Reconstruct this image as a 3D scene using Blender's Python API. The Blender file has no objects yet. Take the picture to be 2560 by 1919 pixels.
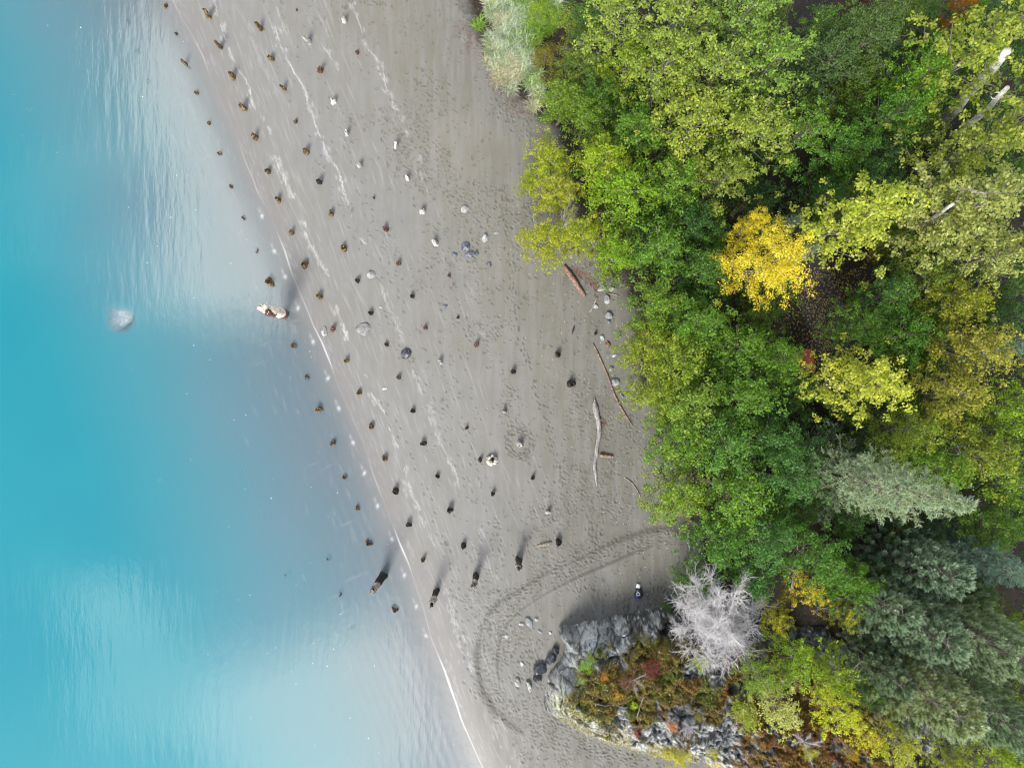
import bpy, math, random
import numpy as np

# ------------------------------------------------------------------ camera, sky, sun
scene = bpy.context.scene
H = 38.0            # camera height above the water (m)
PPM = 45.0          # photo pixels (2560 wide) per metre at water level
cam_d = bpy.data.cameras.new("camera"); cam = bpy.data.objects.new("camera", cam_d)
scene.collection.objects.link(cam)
cam.location = (0, 0, H); cam.rotation_euler = (0, 0, 0)
cam_d.sensor_width = 36.0
cam_d.lens = 36.0 * H / (2560 / PPM)
cam_d.clip_start = 0.5; cam_d.clip_end = 3000
scene.camera = cam
scene.cycles.filter_width = 1.1

SUN_AZ = math.radians(198)      # compass bearing of the sun (image up = north)
SUN_EL = math.radians(44)
sun_d = bpy.data.lights.new("sun", 'SUN'); sun = bpy.data.objects.new("sun", sun_d)
scene.collection.objects.link(sun)
sun_d.energy = 2.7; sun_d.angle = math.radians(22.0); sun_d.color = (1.0, 0.955, 0.88)
sv = (math.sin(SUN_AZ) * math.cos(SUN_EL), math.cos(SUN_AZ) * math.cos(SUN_EL), math.sin(SUN_EL))
import mathutils
sun.rotation_euler = mathutils.Vector(sv).to_track_quat('Z', 'Y').to_euler()
sun.location = (-10, -30, 50)

world = bpy.data.worlds.new("World"); scene.world = world; world.use_nodes = True
SKY_STRENGTH = 0.10
CLOUD = 1.5
def build_world():
    nt = world.node_tree; N = nt.nodes; L = nt.links; N.clear()
    out = N.new('ShaderNodeOutputWorld'); bg = N.new('ShaderNodeBackground')
    sky = N.new('ShaderNodeTexSky'); sky.sky_type = 'NISHITA'; sky.sun_disc = False
    sky.sun_elevation = SUN_EL; sky.sun_rotation = SUN_AZ; sky.air_density = 1.0; sky.dust_density = 1.0
    tc = N.new('ShaderNodeTexCoord'); sep = N.new('ShaderNodeSeparateXYZ')
    L.new(tc.outputs['Generated'], sep.inputs[0])
    def m(op, a, b=None, c=None):
        n = N.new('ShaderNodeMath'); n.operation = op
        for i, v in enumerate((a, b, c)):
            if v is None: continue
            if isinstance(v, (int, float)): n.inputs[i].default_value = v
            else: L.new(v, n.inputs[i])
        return n.outputs[0]
    z = m('MAXIMUM', sep.outputs[2], 0.06)
    u = m('DIVIDE', sep.outputs[0], z); v = m('DIVIDE', sep.outputs[1], z)
    comb = N.new('ShaderNodeCombineXYZ'); L.new(u, comb.inputs[0]); L.new(v, comb.inputs[1])
    n1 = N.new('ShaderNodeTexNoise'); n1.inputs['Scale'].default_value = 2.2; n1.inputs['Detail'].default_value = 5
    n1.inputs['Roughness'].default_value = 0.55
    L.new(comb.outputs[0], n1.inputs['Vector'])
    n2 = N.new('ShaderNodeTexNoise'); n2.inputs['Scale'].default_value = 6.5; n2.inputs['Detail'].default_value = 5
    L.new(comb.outputs[0], n2.inputs['Vector'])
    # cumulus banks overhead: (photo px, photo py, size x, size y, weight)
    blobs = [(470, 140, 170, 260, 1.0), (640, 450, 170, 260, 1.0), (560, 700, 190, 120, 0.55), (760, 250, 120, 300, .6),
             (170, 1480, 170, 130, .35), (330, 1500, 140, 130, 0.45), (330, 1770, 220, 140, .5), (730, 1850, 240, 220, 1.0),
             (960, 1750, 160, 220, .9), (150, 600, 230, 260, .22)]
    tot = None
    for px, py, sx, sy, w in blobs:
        a = m('DIVIDE', m('SUBTRACT', u, (px - 1280) / PPM / H), sx / PPM / H)
        b = m('DIVIDE', m('SUBTRACT', v, (959.5 - py) / PPM / H), sy / PPM / H)
        r2 = m('ADD', m('MULTIPLY', a, a), m('MULTIPLY', b, b))
        g = m('MULTIPLY', m('POWER', 2.718, m('MULTIPLY', r2, -0.9)), w)
        tot = g if tot is None else m('ADD', tot, g)
    # general broken cloud away from the overhead patch, unseen, set for ambient fill
    r = m('SQRT', m('ADD', m('MULTIPLY', u, u), m('MULTIPLY', v, v)))
    far = m('MULTIPLY', m('MINIMUM', m('MAXIMUM', m('MULTIPLY', m('SUBTRACT', r, 0.85), 2.0), 0.0), 1.0), 0.6)
    tot = m('ADD', tot, far)
    tot = m('ADD', tot, m('MULTIPLY', m('SUBTRACT', n1.outputs[0], 0.5), 1.1))
    tot = m('ADD', tot, m('MULTIPLY', m('SUBTRACT', n2.outputs[0], 0.5), 0.5))
    mr = N.new('ShaderNodeMapRange'); mr.interpolation_type = 'SMOOTHSTEP'
    mr.inputs['From Min'].default_value = 0.12; mr.inputs['From Max'].default_value = 0.95
    L.new(tot, mr.inputs['Value'])
    skym = N.new('ShaderNodeVectorMath'); skym.operation = 'SCALE'; skym.inputs['Scale'].default_value = SKY_STRENGTH
    L.new(sky.outputs[0], skym.inputs[0])
    mix = N.new('ShaderNodeMix'); mix.data_type = 'RGBA'
    L.new(mr.outputs[0], mix.inputs[0]); L.new(skym.outputs[0], mix.inputs[6])
    cr = N.new('ShaderNodeMapRange'); L.new(r, cr.inputs[0]); cr.inputs['From Min'].default_value = .75; cr.inputs['From Max'].default_value = 1.2
    cr.inputs['To Min'].default_value = CLOUD * .78; cr.inputs['To Max'].default_value = CLOUD
    cc_ = N.new('ShaderNodeCombineColor'); L.new(cr.outputs[0], cc_.inputs[0]); L.new(m('MULTIPLY', cr.outputs[0], .985), cc_.inputs[1]); L.new(m('MULTIPLY', cr.outputs[0], .95), cc_.inputs[2])
    L.new(cc_.outputs[0], mix.inputs[7])
    L.new(mix.outputs[2], bg.inputs[0]); bg.inputs[1].default_value = 1.0
    L.new(bg.outputs[0], out.inputs[0])
build_world()
vs = scene.view_settings
vs.view_transform = 'Standard'; vs.look = 'None'; vs.gamma = 1; vs.exposure = 1.12; vs.use_curve_mapping = False

# ------------------------------------------------------------------ helpers
rng = np.random.default_rng(7)
C = scene.collection
def setp(o, label=None, cat=None, group=None, kind=None):
    if label: o['label'] = label
    if cat: o['category'] = cat
    if group: o['group'] = group
    if kind: o['kind'] = kind
    return o

def mesh_np(name, V, quads=None, tris=None, attrs=None, smooth=False):
    me = bpy.data.meshes.new(name)
    V = np.asarray(V, np.float32)
    nq = 0 if quads is None else len(quads); nt = 0 if tris is None else len(tris)
    me.vertices.add(len(V)); me.vertices.foreach_set('co', V.ravel())
    me.loops.add(nq * 4 + nt * 3); me.polygons.add(nq + nt)
    idx = []
    if nq: idx.append(np.asarray(quads, np.int32).ravel())
    if nt: idx.append(np.asarray(tris, np.int32).ravel())
    me.loops.foreach_set('vertex_index', np.concatenate(idx))
    st = np.concatenate([np.arange(nq) * 4, nq * 4 + np.arange(nt) * 3]).astype(np.int32)
    me.polygons.foreach_set('loop_start', st)
    me.polygons.foreach_set('loop_total', np.concatenate([np.full(nq, 4), np.full(nt, 3)]).astype(np.int32))
    if smooth: me.polygons.foreach_set('use_smooth', np.ones(nq + nt, bool))
    if attrs:
        for k, a in attrs.items():
            a = np.asarray(a, np.float32)
            if a.ndim == 1:
                at = me.attributes.new(k, 'FLOAT', 'POINT'); at.data.foreach_set('value', a)
            else:
                at = me.attributes.new(k, 'FLOAT_COLOR', 'POINT')
                if a.shape[1] == 3: a = np.concatenate([a, np.ones((len(a), 1), np.float32)], 1)
                at.data.foreach_set('color', a.ravel())
    me.update(calc_edges=True); me.validate()
    return me
def obj(name, me, mat, parent=None, loc=None):
    o = bpy.data.objects.new(name, me); C.objects.link(o)
    if mat is not None and len(me.materials) == 0: me.materials.append(mat)
    if parent: o.parent = parent
    if loc is not None: o.location = loc
    return o
def empty(name, loc=(0, 0, 0), rz=0.0):
    o = bpy.data.objects.new(name, None); C.objects.link(o)
    o.location = loc; o.rotation_euler = (0, 0, rz); o.empty_display_size = 0.3
    return o
def grid_quads(nx, ny):
    i = np.arange(nx - 1)[None, :]; j = np.arange(ny - 1)[:, None]
    a = (j * nx + i).ravel()
    return np.stack([a, a + 1, a + nx + 1, a + nx], 1)

class Geo:
    def __init__(s): s.V = []; s.Q = []; s.T = []; s.n = 0; s.A = []
    def add(s, V, Q=None, T=None, a=None):
        V = np.asarray(V, float)
        if Q is not None and len(Q): s.Q.append(np.asarray(Q) + s.n)
        if T is not None and len(T): s.T.append(np.asarray(T) + s.n)
        s.V.append(V); s.A.append(np.full(len(V), 0.0) if a is None else np.broadcast_to(a, (len(V),)).astype(float)); s.n += len(V)
    def mesh(s, name, smooth=True, attr=None):
        V = np.concatenate(s.V)
        return mesh_np(name, V, np.concatenate(s.Q) if s.Q else None, np.concatenate(s.T) if s.T else None,
                       {attr: np.concatenate(s.A)} if attr else None, smooth)
def tube(g, P, R, n=6, cap=True, a=None):
    P = np.asarray(P, float); R = np.asarray(R, float); m = len(P)
    d = np.gradient(P, axis=0); d /= (np.linalg.norm(d, axis=1)[:, None] + 1e-9)
    ref = np.array([0, 0, 1.0]) if abs(d[0][2]) < 0.9 else np.array([1.0, 0, 0])
    u = np.cross(d, ref); u /= (np.linalg.norm(u, axis=1)[:, None] + 1e-9); v = np.cross(d, u)
    t = np.arange(n) * 2 * math.pi / n
    V = P[:, None, :] + R[:, None, None] * (np.cos(t)[None, :, None] * u[:, None, :] + np.sin(t)[None, :, None] * v[:, None, :])
    V = V.reshape(-1, 3)
    Q = []
    for j in range(m - 1):
        for i in range(n):
            Q.append((j * n + i, j * n + (i + 1) % n, (j + 1) * n + (i + 1) % n, (j + 1) * n + i))
    T = []
    if cap:
        V = np.concatenate([V, P[:1], P[-1:]])
        for i in range(n):
            T.append((m * n, (i + 1) % n, i)); T.append((m * n + 1, (m - 1) * n + i, (m - 1) * n + (i + 1) % n))
    g.add(V, Q, T, a)

# value noise in numpy
def vnoise(x, y, seed=0):
    x = np.asarray(x, float); y = np.asarray(y, float)
    r = np.random.default_rng(seed); tab = r.random((256, 256))
    xi = np.floor(x).astype(int); yi = np.floor(y).astype(int); fx = x - xi; fy = y - yi
    fx = fx * fx * (3 - 2 * fx); fy = fy * fy * (3 - 2 * fy)
    a = tab[xi & 255, yi & 255]; b = tab[(xi + 1) & 255, yi & 255]; c = tab[xi & 255, (yi + 1) & 255]; d = tab[(xi + 1) & 255, (yi + 1) & 255]
    return (a * (1 - fx) + b * fx) * (1 - fy) + (c * (1 - fx) + d * fx) * fy
def fbm(x, y, seed=0, o=4):
    s = 0; a = .5; t = 0
    for k in range(o):
        s = s + a * vnoise(x * 2 ** k, y * 2 ** k, seed + k); t += a; a *= .5
    return s / t
def worley(x, y, seed=0):
    """F1, F2 distances and a random value per cell"""
    x = np.asarray(x, float); y = np.asarray(y, float); rr = np.random.default_rng(seed); jx = rr.random((64, 64)); jy = rr.random((64, 64)); jv = rr.random((64, 64))
    xi = np.floor(x).astype(int); yi = np.floor(y).astype(int); f1 = np.full(x.shape, 9.); f2 = np.full(x.shape, 9.); cv = np.zeros(x.shape)
    for a in (-1, 0, 1):
        for b in (-1, 0, 1):
            i = (xi + a) & 63; j = (yi + b) & 63; d = np.hypot(xi + a + jx[i, j] - x, yi + b + jy[i, j] - y)
            m_ = d < f1; f2 = np.where(m_, f1, np.minimum(f2, d)); cv = np.where(m_, jv[i, j], cv); f1 = np.where(m_, d, f1)
    return f1, f2, cv
def sstep(a, b, x):
    t = np.clip((x - a) / (b - a), 0, 1); return t * t * (3 - 2 * t)

# ------------------------------------------------------------------ terrain functions
shore_px = [(400, -80), (428, 0), (452, 52), (475, 87), (504, 139), (544, 246), (562, 284), (596, 362), (637, 478), (660, 516), (704, 623),
            (730, 690), (759, 762), (779, 814), (800, 855), (832, 936), (863, 1014), (895, 1081), (927, 1176), (962, 1270), (991, 1345),
            (1025, 1434), (1054, 1518), (1078, 1605), (1107, 1678), (1129, 1743), (1158, 1815), (1193, 1902), (1220, 1960)]
sp = np.array(shore_px, float); sX = (sp[:, 0] - 1280) / PPM; sY = (959.5 - sp[:, 1]) / PPM
ordr = np.argsort(sY); sXs = sX[ordr]; sYs = sY[ordr]
def shoreX(y):
    y = np.asarray(y, float)
    r = np.interp(y, sYs, sXs)
    r = np.where(y > sYs[-1], sXs[-1] - 0.38 * (y - sYs[-1]), r)
    return np.where(y < sYs[0], sXs[0] - 0.38 * (y - sYs[0]), r)
def sdist(x, y): return (np.asarray(x, float) - shoreX(y)) * 0.935
def gz(x, y):
    d = sdist(x, y)
    return np.where(d > 0, 0.03 * np.minimum(d, 26.0), np.maximum(0.06 * d, -4.0))
def W(px, py, dz=0.0):
    """photo pixel -> point on the terrain (plus dz above it)"""
    z = dz
    for _ in range(5):
        k = (H - z) / H
        x = (px - 1280) / PPM * k; y = (959.5 - py) / PPM * k
        z = float(gz(x, y)) + dz
    return x, y, z

# rock outcrop footprint (photo px of its foot) with per-edge slope widths
rock_edges_px = [((1388, 1556), .5), ((1425, 1553), .45), ((1470, 1543), .5), ((1530, 1527), .5), ((1590, 1512), .55), ((1650, 1505), .6), ((1715, 1508), .8),
                 ((1800, 1490), 2.0), ((1950, 1500), 3.0), ((2250, 1600), 4.0), ((2420, 1850), 4.0), ((2450, 2150), 3.5), ((1900, 2200), 3.0),
                 ((1850, 1950), 1.9), ((1700, 1906), 1.9), ((1620, 1896), 1.9), ((1520, 1868), 1.8), ((1430, 1828), 1.7), ((1345, 1780), 1.25),
                 ((1348, 1725), 1.15), ((1366, 1675), 1.0), ((1392, 1645), .6), ((1404, 1618), .5), ((1392, 1590), .5)]
rp = np.array([((a[0] - 1280) / PPM, (959.5 - a[1]) / PPM) for a, w in rock_edges_px]) * 0.995
rw = np.array([max(w, .85) for a, w in rock_edges_px])
def rock_t(x, y):
    """>0 inside the outcrop: distance to the foot in units of the local slope width"""
    x = np.asarray(x, float); y = np.asarray(y, float); sh = x.shape; x = x.ravel(); y = y.ravel()
    best = np.full(x.shape, 1e9); bd = np.full(x.shape, 1e9); inside = np.zeros(x.shape, bool); n = len(rp)
    for i in range(n):
        a = rp[i]; b = rp[(i + 1) % n]; ab = b - a
        t = np.clip(((x - a[0]) * ab[0] + (y - a[1]) * ab[1]) / (ab @ ab), 0, 1)
        dd = np.hypot(x - a[0] - t * ab[0], y - a[1] - t * ab[1])
        w = rw[i] * (1 - t) + rw[(i + 1) % n] * t
        best = np.minimum(best, dd / w); bd = np.minimum(bd, dd)
        c = ((a[1] > y) != (b[1] > y)) & (x < (b[0] - a[0]) * (y - a[1]) / (b[1] - a[1] + 1e-12) + a[0])
        inside ^= c
    return np.where(inside, best * (.62 + .8 * fbm(x * .9 + 7, y * .9, 301, 3)) - .30 * fbm(x * 1.7, y * 1.7, 305, 3), -bd).reshape(sh)
def rock_h(x, y):
    t = rock_t(x, y)
    tt = np.clip(t, 0, None)
    n1 = fbm(x * .55 + 3, y * .55, 31, 4); n2 = fbm(x * 2.3, y * 2.3, 35, 4)
    cell = np.abs(vnoise(x * 1.3 + 5, y * 1.3, 41) - .5) * 2; crk = np.exp(-(cell / .09) ** 2)
    h = 2.75 * (1 - np.exp(-(tt * 1.6) ** 1.4)) + 0.14 * np.clip(tt, 0, 6)
    edge = sstep(0, .5, tt)
    h = h + edge * ((n1 - .5) * 1.3 + (n2 - .5) * .75 - crk * .16 * sstep(3.0, .5, tt))
    hq = h + .25 * (fbm(x * 1.1 + 3, y * 1.1, 311, 2) - .5); st = np.round(hq / .5) * .5; fr = (hq - st) / .5; h = h * .35 + .65 * (h - hq + st + .5 * np.sign(fr) * (2 * np.abs(fr)) ** 3 * .5) + edge * .22 * (fbm(x * 5, y * 5, 315, 3) - .5)
    wx_ = x + .25 * (n2 - .5); wy_ = y * 1.5 + .3 * (n1 - .5)
    a1, a2, av = worley(wx_ * 1.1 + 9, wy_ * .9 + 4, 3); b1, b2, bv = worley(wx_ * 3.1, wy_ * 2.6, 5)
    h = h + edge * ((av - .5) * .38 + (bv - .5) * .13 - .16 * np.exp(-((a2 - a1) / .07) ** 2) - .06 * np.exp(-((b2 - b1) / .1) ** 2))
    h = np.where(t < 0, t * 2.0, h)
    return h
def topz(x, y):
    g = float(gz(x, y)); t = float(rock_t(np.array([x]), np.array([y]))[0])
    return g + max(0.0, float(rock_h(np.array([x]), np.array([y]))[0])) if t > 0 else g
def WT(px, py, dz=0.0):
    z = dz
    for _ in range(8):
        k = (H - z) / H; x = (px - 1280) / PPM * k; y = (959.5 - py) / PPM * k
        z = topz(x, y) + dz
    return x, y, z

# ------------------------------------------------------------------ materials
def new_mat(name):
    m = bpy.data.materials.new(name); m.use_nodes = True; nt = m.node_tree
    b = nt.nodes.get('Principled BSDF'); return m, nt, nt.nodes, nt.links, b
def attr_node(N, name, out='Fac'):
    a = N.new('ShaderNodeAttribute'); a.attribute_name = name; return a.outputs[out]
def mixc(N, L, fac, a, b, mode='MIX'):
    n = N.new('ShaderNodeMix'); n.data_type = 'RGBA'; n.blend_type = mode
    for i, v in ((0, fac), (6, a), (7, b)):
        if isinstance(v, (int, float)): n.inputs[i].default_value = v
        elif isinstance(v, tuple): n.inputs[i].default_value = (*v, 1) if len(v) == 3 else v
        else: L.new(v, n.inputs[i])
    return n.outputs[2]
def mathn(N, L, op, a, b=None, clamp=False):
    n = N.new('ShaderNodeMath'); n.operation = op; n.use_clamp = clamp
    for i, v in enumerate((a, b)):
        if v is None: continue
        if isinstance(v, (int, float)): n.inputs[i].default_value = v
        else: L.new(v, n.inputs[i])
    return n.outputs[0]
def noise(N, L, scale, detail=4, rough=.55, vec=None, dist=0):
    n = N.new('ShaderNodeTexNoise'); n.inputs['Scale'].default_value = scale; n.inputs['Detail'].default_value = detail
    n.inputs['Roughness'].default_value = rough; n.inputs['Distortion'].default_value = dist
    if vec is None:
        tc = N.new('ShaderNodeTexCoord'); vec = tc.outputs['Object']
    L.new(vec, n.inputs['Vector']); return n.outputs[0]
def ramp(N, L, fac, stops):
    r = N.new('ShaderNodeValToRGB'); e = r.color_ramp.elements
    while len(e) > 1: e.remove(e[-1])
    e[0].position = stops[0][0]; e[0].color = (*stops[0][1], 1)
    for p, c in stops[1:]:
        k = e.new(p); k.color = (*c, 1)
    L.new(fac, r.inputs[0]); return r.outputs[0]
def maprange(N, L, v, a, b, c=0., d=1., smooth=True):
    n = N.new('ShaderNodeMapRange'); n.interpolation_type = 'SMOOTHSTEP' if smooth else 'LINEAR'
    n.inputs['From Min'].default_value = a; n.inputs['From Max'].default_value = b
    n.inputs['To Min'].default_value = c; n.inputs['To Max'].default_value = d
    L.new(v, n.inputs['Value']); return n.outputs[0]
def bump(N, L, h, strength, dist=.02):
    b = N.new('ShaderNodeBump'); b.inputs['Strength'].default_value = strength; b.inputs['Distance'].default_value = dist
    L.new(h, b.inputs['Height']); return b.outputs[0]

def sand_mat():
    m, nt, N, L, b = new_mat("beach_sand")
    big = noise(N, L, .16, 4, .5); med = noise(N, L, 1.6, 5); fine = noise(N, L, 45, 3, .7)
    tc = N.new('ShaderNodeTexCoord'); mp = N.new('ShaderNodeMapping'); mp.inputs['Rotation'].default_value = (0, 0, math.radians(-21))
    mp.inputs['Scale'].default_value = (2.6, .32, 1); L.new(tc.outputs['Object'], mp.inputs[0])
    streak = noise(N, L, 1.0, 6, .65, mp.outputs[0])
    upper = attr_node(N, 'upper'); foam = attr_node(N, 'foam'); dark = attr_node(N, 'dark'); wet = attr_node(N, 'wet'); forest = attr_node(N, 'forest')
    low = mixc(N, L, maprange(N, L, big, .35, .65), (.165, .162, .156), (.160, .154, .136))
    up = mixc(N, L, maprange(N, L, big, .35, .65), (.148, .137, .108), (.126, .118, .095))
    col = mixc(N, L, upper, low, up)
    col = mixc(N, L, attr_node(N, 'shade_damp'), col, (.100, .094, .078))
    col = mixc(N, L, maprange(N, L, streak, .35, .7, 0, .35), col, (.225, .225, .228))
    col = mixc(N, L, maprange(N, L, med, .3, .7, 0, .3), col, (.15, .145, .12), 'MIX')
    col = mixc(N, L, maprange(N, L, fine, .3, .75, 0, .22), col, (.09, .085, .072))
    col = mixc(N, L, wet, col, (.160, .153, .146))
    col = mixc(N, L, mathn(N, L, 'MULTIPLY', dark, .85, True), col, (.042, .038, .028))
    fn = mathn(N, L, 'MULTIPLY', foam, maprange(N, L, noise(N, L, 22, 4, .7), .3, .6, .35, 1.0), True)
    col = mixc(N, L, fn, col, (.62, .62, .63))
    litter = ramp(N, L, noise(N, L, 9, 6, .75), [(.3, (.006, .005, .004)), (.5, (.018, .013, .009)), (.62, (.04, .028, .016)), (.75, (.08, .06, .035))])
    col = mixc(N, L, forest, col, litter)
    L.new(col, b.inputs['Base Color'])
    r = N.new('ShaderNodeMapRange'); L.new(wet, r.inputs[0]); r.inputs['To Min'].default_value = .62; r.inputs['To Max'].default_value = .3
    L.new(r.outputs[0], b.inputs['Roughness']); b.inputs['Specular IOR Level'].default_value = .35
    L.new(bump(N, L, mathn(N, L, 'ADD', fine, mathn(N, L, 'MULTIPLY', med, 3.)), .35, .012), b.inputs['Normal'])
    return m
def water_mat():
    m, nt, N, L, b = new_mat("lake_water"); N.remove(b); out = N['Material Output']
    tr = N.new('ShaderNodeBsdfTransparent'); tr.inputs[0].default_value = (.965, .985, 1, 1)
    df = N.new('ShaderNodeBsdfDiffuse'); turb = attr_node(N, 'turb'); foam = attr_node(N, 'foam'); deep = attr_node(N, 'deep')
    tint = mixc(N, L, deep, (.115, .185, .215), (.006, .165, .205))
    big = noise(N, L, .12, 3); tint = mixc(N, L, maprange(N, L, big, .3, .7, 0, .3), tint, (.012, .205, .225))
    L.new(tint, df.inputs[0])
    mix = N.new('ShaderNodeMixShader'); L.new(turb, mix.inputs[0]); L.new(tr.outputs[0], mix.inputs[1]); L.new(df.outputs[0], mix.inputs[2])
    gl = N.new('ShaderNodeBsdfGlossy'); gl.inputs['Roughness'].default_value = .07; gl.inputs[0].default_value = (1, 1, 1, 1)
    tc = N.new('ShaderNodeTexCoord')
    def wv(rot, sx, sy, det, seed):
        mp = N.new('ShaderNodeMapping'); mp.inputs['Rotation'].default_value = (0, 0, math.radians(rot)); mp.inputs['Scale'].default_value = (sx, sy, 1)
        mp.inputs['Location'].default_value = (seed, seed * .7, 0)
        L.new(tc.outputs['Object'], mp.inputs[0]); return noise(N, L, 1.0, det, .5, mp.outputs[0])
    w1 = wv(28, 2.3, .38, 1.5, 3.3); w2 = wv(-25, 9.0, 2.0, 2, 9.1); w3 = wv(62, 6.0, 3.0, 2, 1.7)
    amp = maprange(N, L, noise(N, L, .35, 2), .3, .7, .25, 1.)
    hsum = mathn(N, L, 'ADD', mathn(N, L, 'MULTIPLY', w1, .008), mathn(N, L, 'MULTIPLY', mathn(N, L, 'ADD', mathn(N, L, 'MULTIPLY', w2, .0028), mathn(N, L, 'MULTIPLY', w3, .0028)), amp))
    L.new(bump(N, L, hsum, 1.0, 1.0), gl.inputs['Normal'])
    m2 = N.new('ShaderNodeMixShader'); m2.inputs[0].default_value = .16
    lw = N.new('ShaderNodeLayerWeight'); lw.inputs[0].default_value = .5; f5 = mathn(N, L, 'POWER', lw.outputs['Facing'], 5.)
    fac = mathn(N, L, 'ADD', mathn(N, L, 'MULTIPLY', f5, .85), mathn(N, L, 'MULTIPLY', attr_node(N, 'film'), .11), True)
    L.new(fac, m2.inputs[0]); L.new(mix.outputs[0], m2.inputs[1]); L.new(gl.outputs[0], m2.inputs[2])
    fd = N.new('ShaderNodeBsdfDiffuse'); fd.inputs[0].default_value = (.5, .51, .52, 1)
    m3 = N.new('ShaderNodeMixShader'); L.new(foam, m3.inputs[0]); L.new(m2.outputs[0], m3.inputs[1]); L.new(fd.outputs[0], m3.inputs[2])
    L.new(m3.outputs[0], out.inputs[0]); return m
GAIN = 2.1
def leaf_mat(name="leaves", dark=(.20, .34, .38), warm=(.40, .38, .035), trans=.42, rough=.5, tipwhite=0.0, gm=1.0):
    """object colour = leaf colour; object alpha = how far the yellow autumn leaves have spread"""
    m, nt, N, L, b = new_mat(name); out = N['Material Output']
    oi = N.new('ShaderNodeObjectInfo'); at = N.new('ShaderNodeAttribute'); at.attribute_name = 'leaf'
    sp_ = N.new('ShaderNodeSeparateColor'); L.new(at.outputs['Color'], sp_.inputs[0])
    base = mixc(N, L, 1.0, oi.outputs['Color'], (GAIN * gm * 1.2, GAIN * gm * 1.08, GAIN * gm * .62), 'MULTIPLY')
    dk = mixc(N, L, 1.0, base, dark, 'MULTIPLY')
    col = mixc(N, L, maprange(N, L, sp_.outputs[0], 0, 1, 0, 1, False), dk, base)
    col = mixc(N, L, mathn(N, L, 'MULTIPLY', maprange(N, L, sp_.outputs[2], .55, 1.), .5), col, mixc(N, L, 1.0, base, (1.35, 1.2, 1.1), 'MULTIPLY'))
    y = maprange(N, L, mathn(N, L, 'ADD', mathn(N, L, 'MULTIPLY', sp_.outputs[1], .75), mathn(N, L, 'MULTIPLY', sp_.outputs[2], .25)), 0, 1, 0, 1, False)
    thr = mathn(N, L, 'SUBTRACT', 1.0, oi.outputs['Alpha'])
    yf = mathn(N, L, 'MULTIPLY', mathn(N, L, 'SUBTRACT', y, thr), 1.6, True)
    col = mixc(N, L, yf, col, warm)
    if tipwhite: col = mixc(N, L, mathn(N, L, 'MULTIPLY', sp_.outputs[0], tipwhite), col, (.50, .60, .52))
    L.new(col, b.inputs['Base Color']); b.inputs['Roughness'].default_value = rough; b.inputs['Specular IOR Level'].default_value = .35
    tl = N.new('ShaderNodeBsdfTranslucent'); tcol = mixc(N, L, 1.0, col, (1.25, 1.35, .7), 'MULTIPLY'); L.new(tcol, tl.inputs[0])
    mx = N.new('ShaderNodeMixShader'); mx.inputs[0].default_value = trans
    L.new(b.outputs[0], mx.inputs[1]); L.new(tl.outputs[0], mx.inputs[2]); L.new(mx.outputs[0], out.inputs[0]); return m
def noisy_mat(name, stops, scale, rough=.8, bstr=.4, bdist=.02, stretch=None, detail=6, spec=.3):
    m, nt, N, L, b = new_mat(name)
    tc = N.new('ShaderNodeTexCoord'); vec = tc.outputs['Object']
    if stretch:
        mp = N.new('ShaderNodeMapping'); mp.inputs['Scale'].default_value = stretch; L.new(vec, mp.inputs[0]); vec = mp.outputs[0]
    oi = N.new('ShaderNodeObjectInfo')
    va = N.new('ShaderNodeVectorMath'); va.operation = 'ADD'; L.new(vec, va.inputs[0])
    cb = N.new('ShaderNodeCombineXYZ'); L.new(mathn(N, L, 'MULTIPLY', oi.outputs['Random'], 50.), cb.inputs[0]); L.new(cb.outputs[0], va.inputs[1])
    n = noise(N, L, scale, detail, .65, va.outputs[0])
    col = ramp(N, L, n, stops); col = mixc(N, L, 1.0, col, oi.outputs['Color'], 'MULTIPLY')
    L.new(col, b.inputs['Base Color']); b.inputs['Roughness'].default_value = rough; b.inputs['Specular IOR Level'].default_value = spec
    L.new(bump(N, L, n, bstr, bdist), b.inputs['Normal']); return m
def vcol_mat(name, rough=.85, trans=0.0, attr='tint', spec=.2):
    m, nt, N, L, b = new_mat(name); out = N['Material Output']
    c = attr_node(N, attr, 'Color'); L.new(c, b.inputs['Base Color']); b.inputs['Roughness'].default_value = rough
    b.inputs['Specular IOR Level'].default_value = spec
    if trans:
        tl = N.new('ShaderNodeBsdfTranslucent'); L.new(c, tl.inputs[0]); mx = N.new('ShaderNodeMixShader'); mx.inputs[0].default_value = trans
        L.new(b.outputs[0], mx.inputs[1]); L.new(tl.outputs[0], mx.inputs[2]); L.new(mx.outputs[0], out.inputs[0])
    return m
M_sand = sand_mat(); M_water = water_mat()
M_leaf = leaf_mat(); M_needle = leaf_mat("needles", dark=(.32, .42, .5), warm=(.20, .15, .03), trans=.15, rough=.55, tipwhite=.5, gm=.95)
M_bark = noisy_mat("grey_bark", [(.3, (.07, .06, .05)), (.55, (.17, .15, .13)), (.75, (.30, .28, .25))], 6, stretch=(1, 1, .3))
M_pale_bark = noisy_mat("pale_bark", [(.3, (.25, .24, .22)), (.5, (.45, .44, .42)), (.7, (.62, .61, .60))], 5, stretch=(1, 1, .5))
M_dead = noisy_mat("bleached_twigs", [(.3, (.46, .44, .45)), (.7, (.68, .66, .665))], 9)
M_pile = noisy_mat("weed_covered_wood", [(.3, (.018, .012, .006)), (.45, (.09, .055, .02)), (.55, (.22, .14, .055)), (.68, (.40, .31, .17)), (.8, (.6, .52, .38))], 11, bstr=.9, bdist=.05, stretch=(1, 1, .45))
M_pile_red = noisy_mat("rotten_red_wood", [(.3, (.03, .012, .008)), (.5, (.14, .06, .035)), (.68, (.30, .16, .10)), (.8, (.6, .5, .42))], 12, bstr=.9, bdist=.05, stretch=(1, 1, .4))
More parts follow.
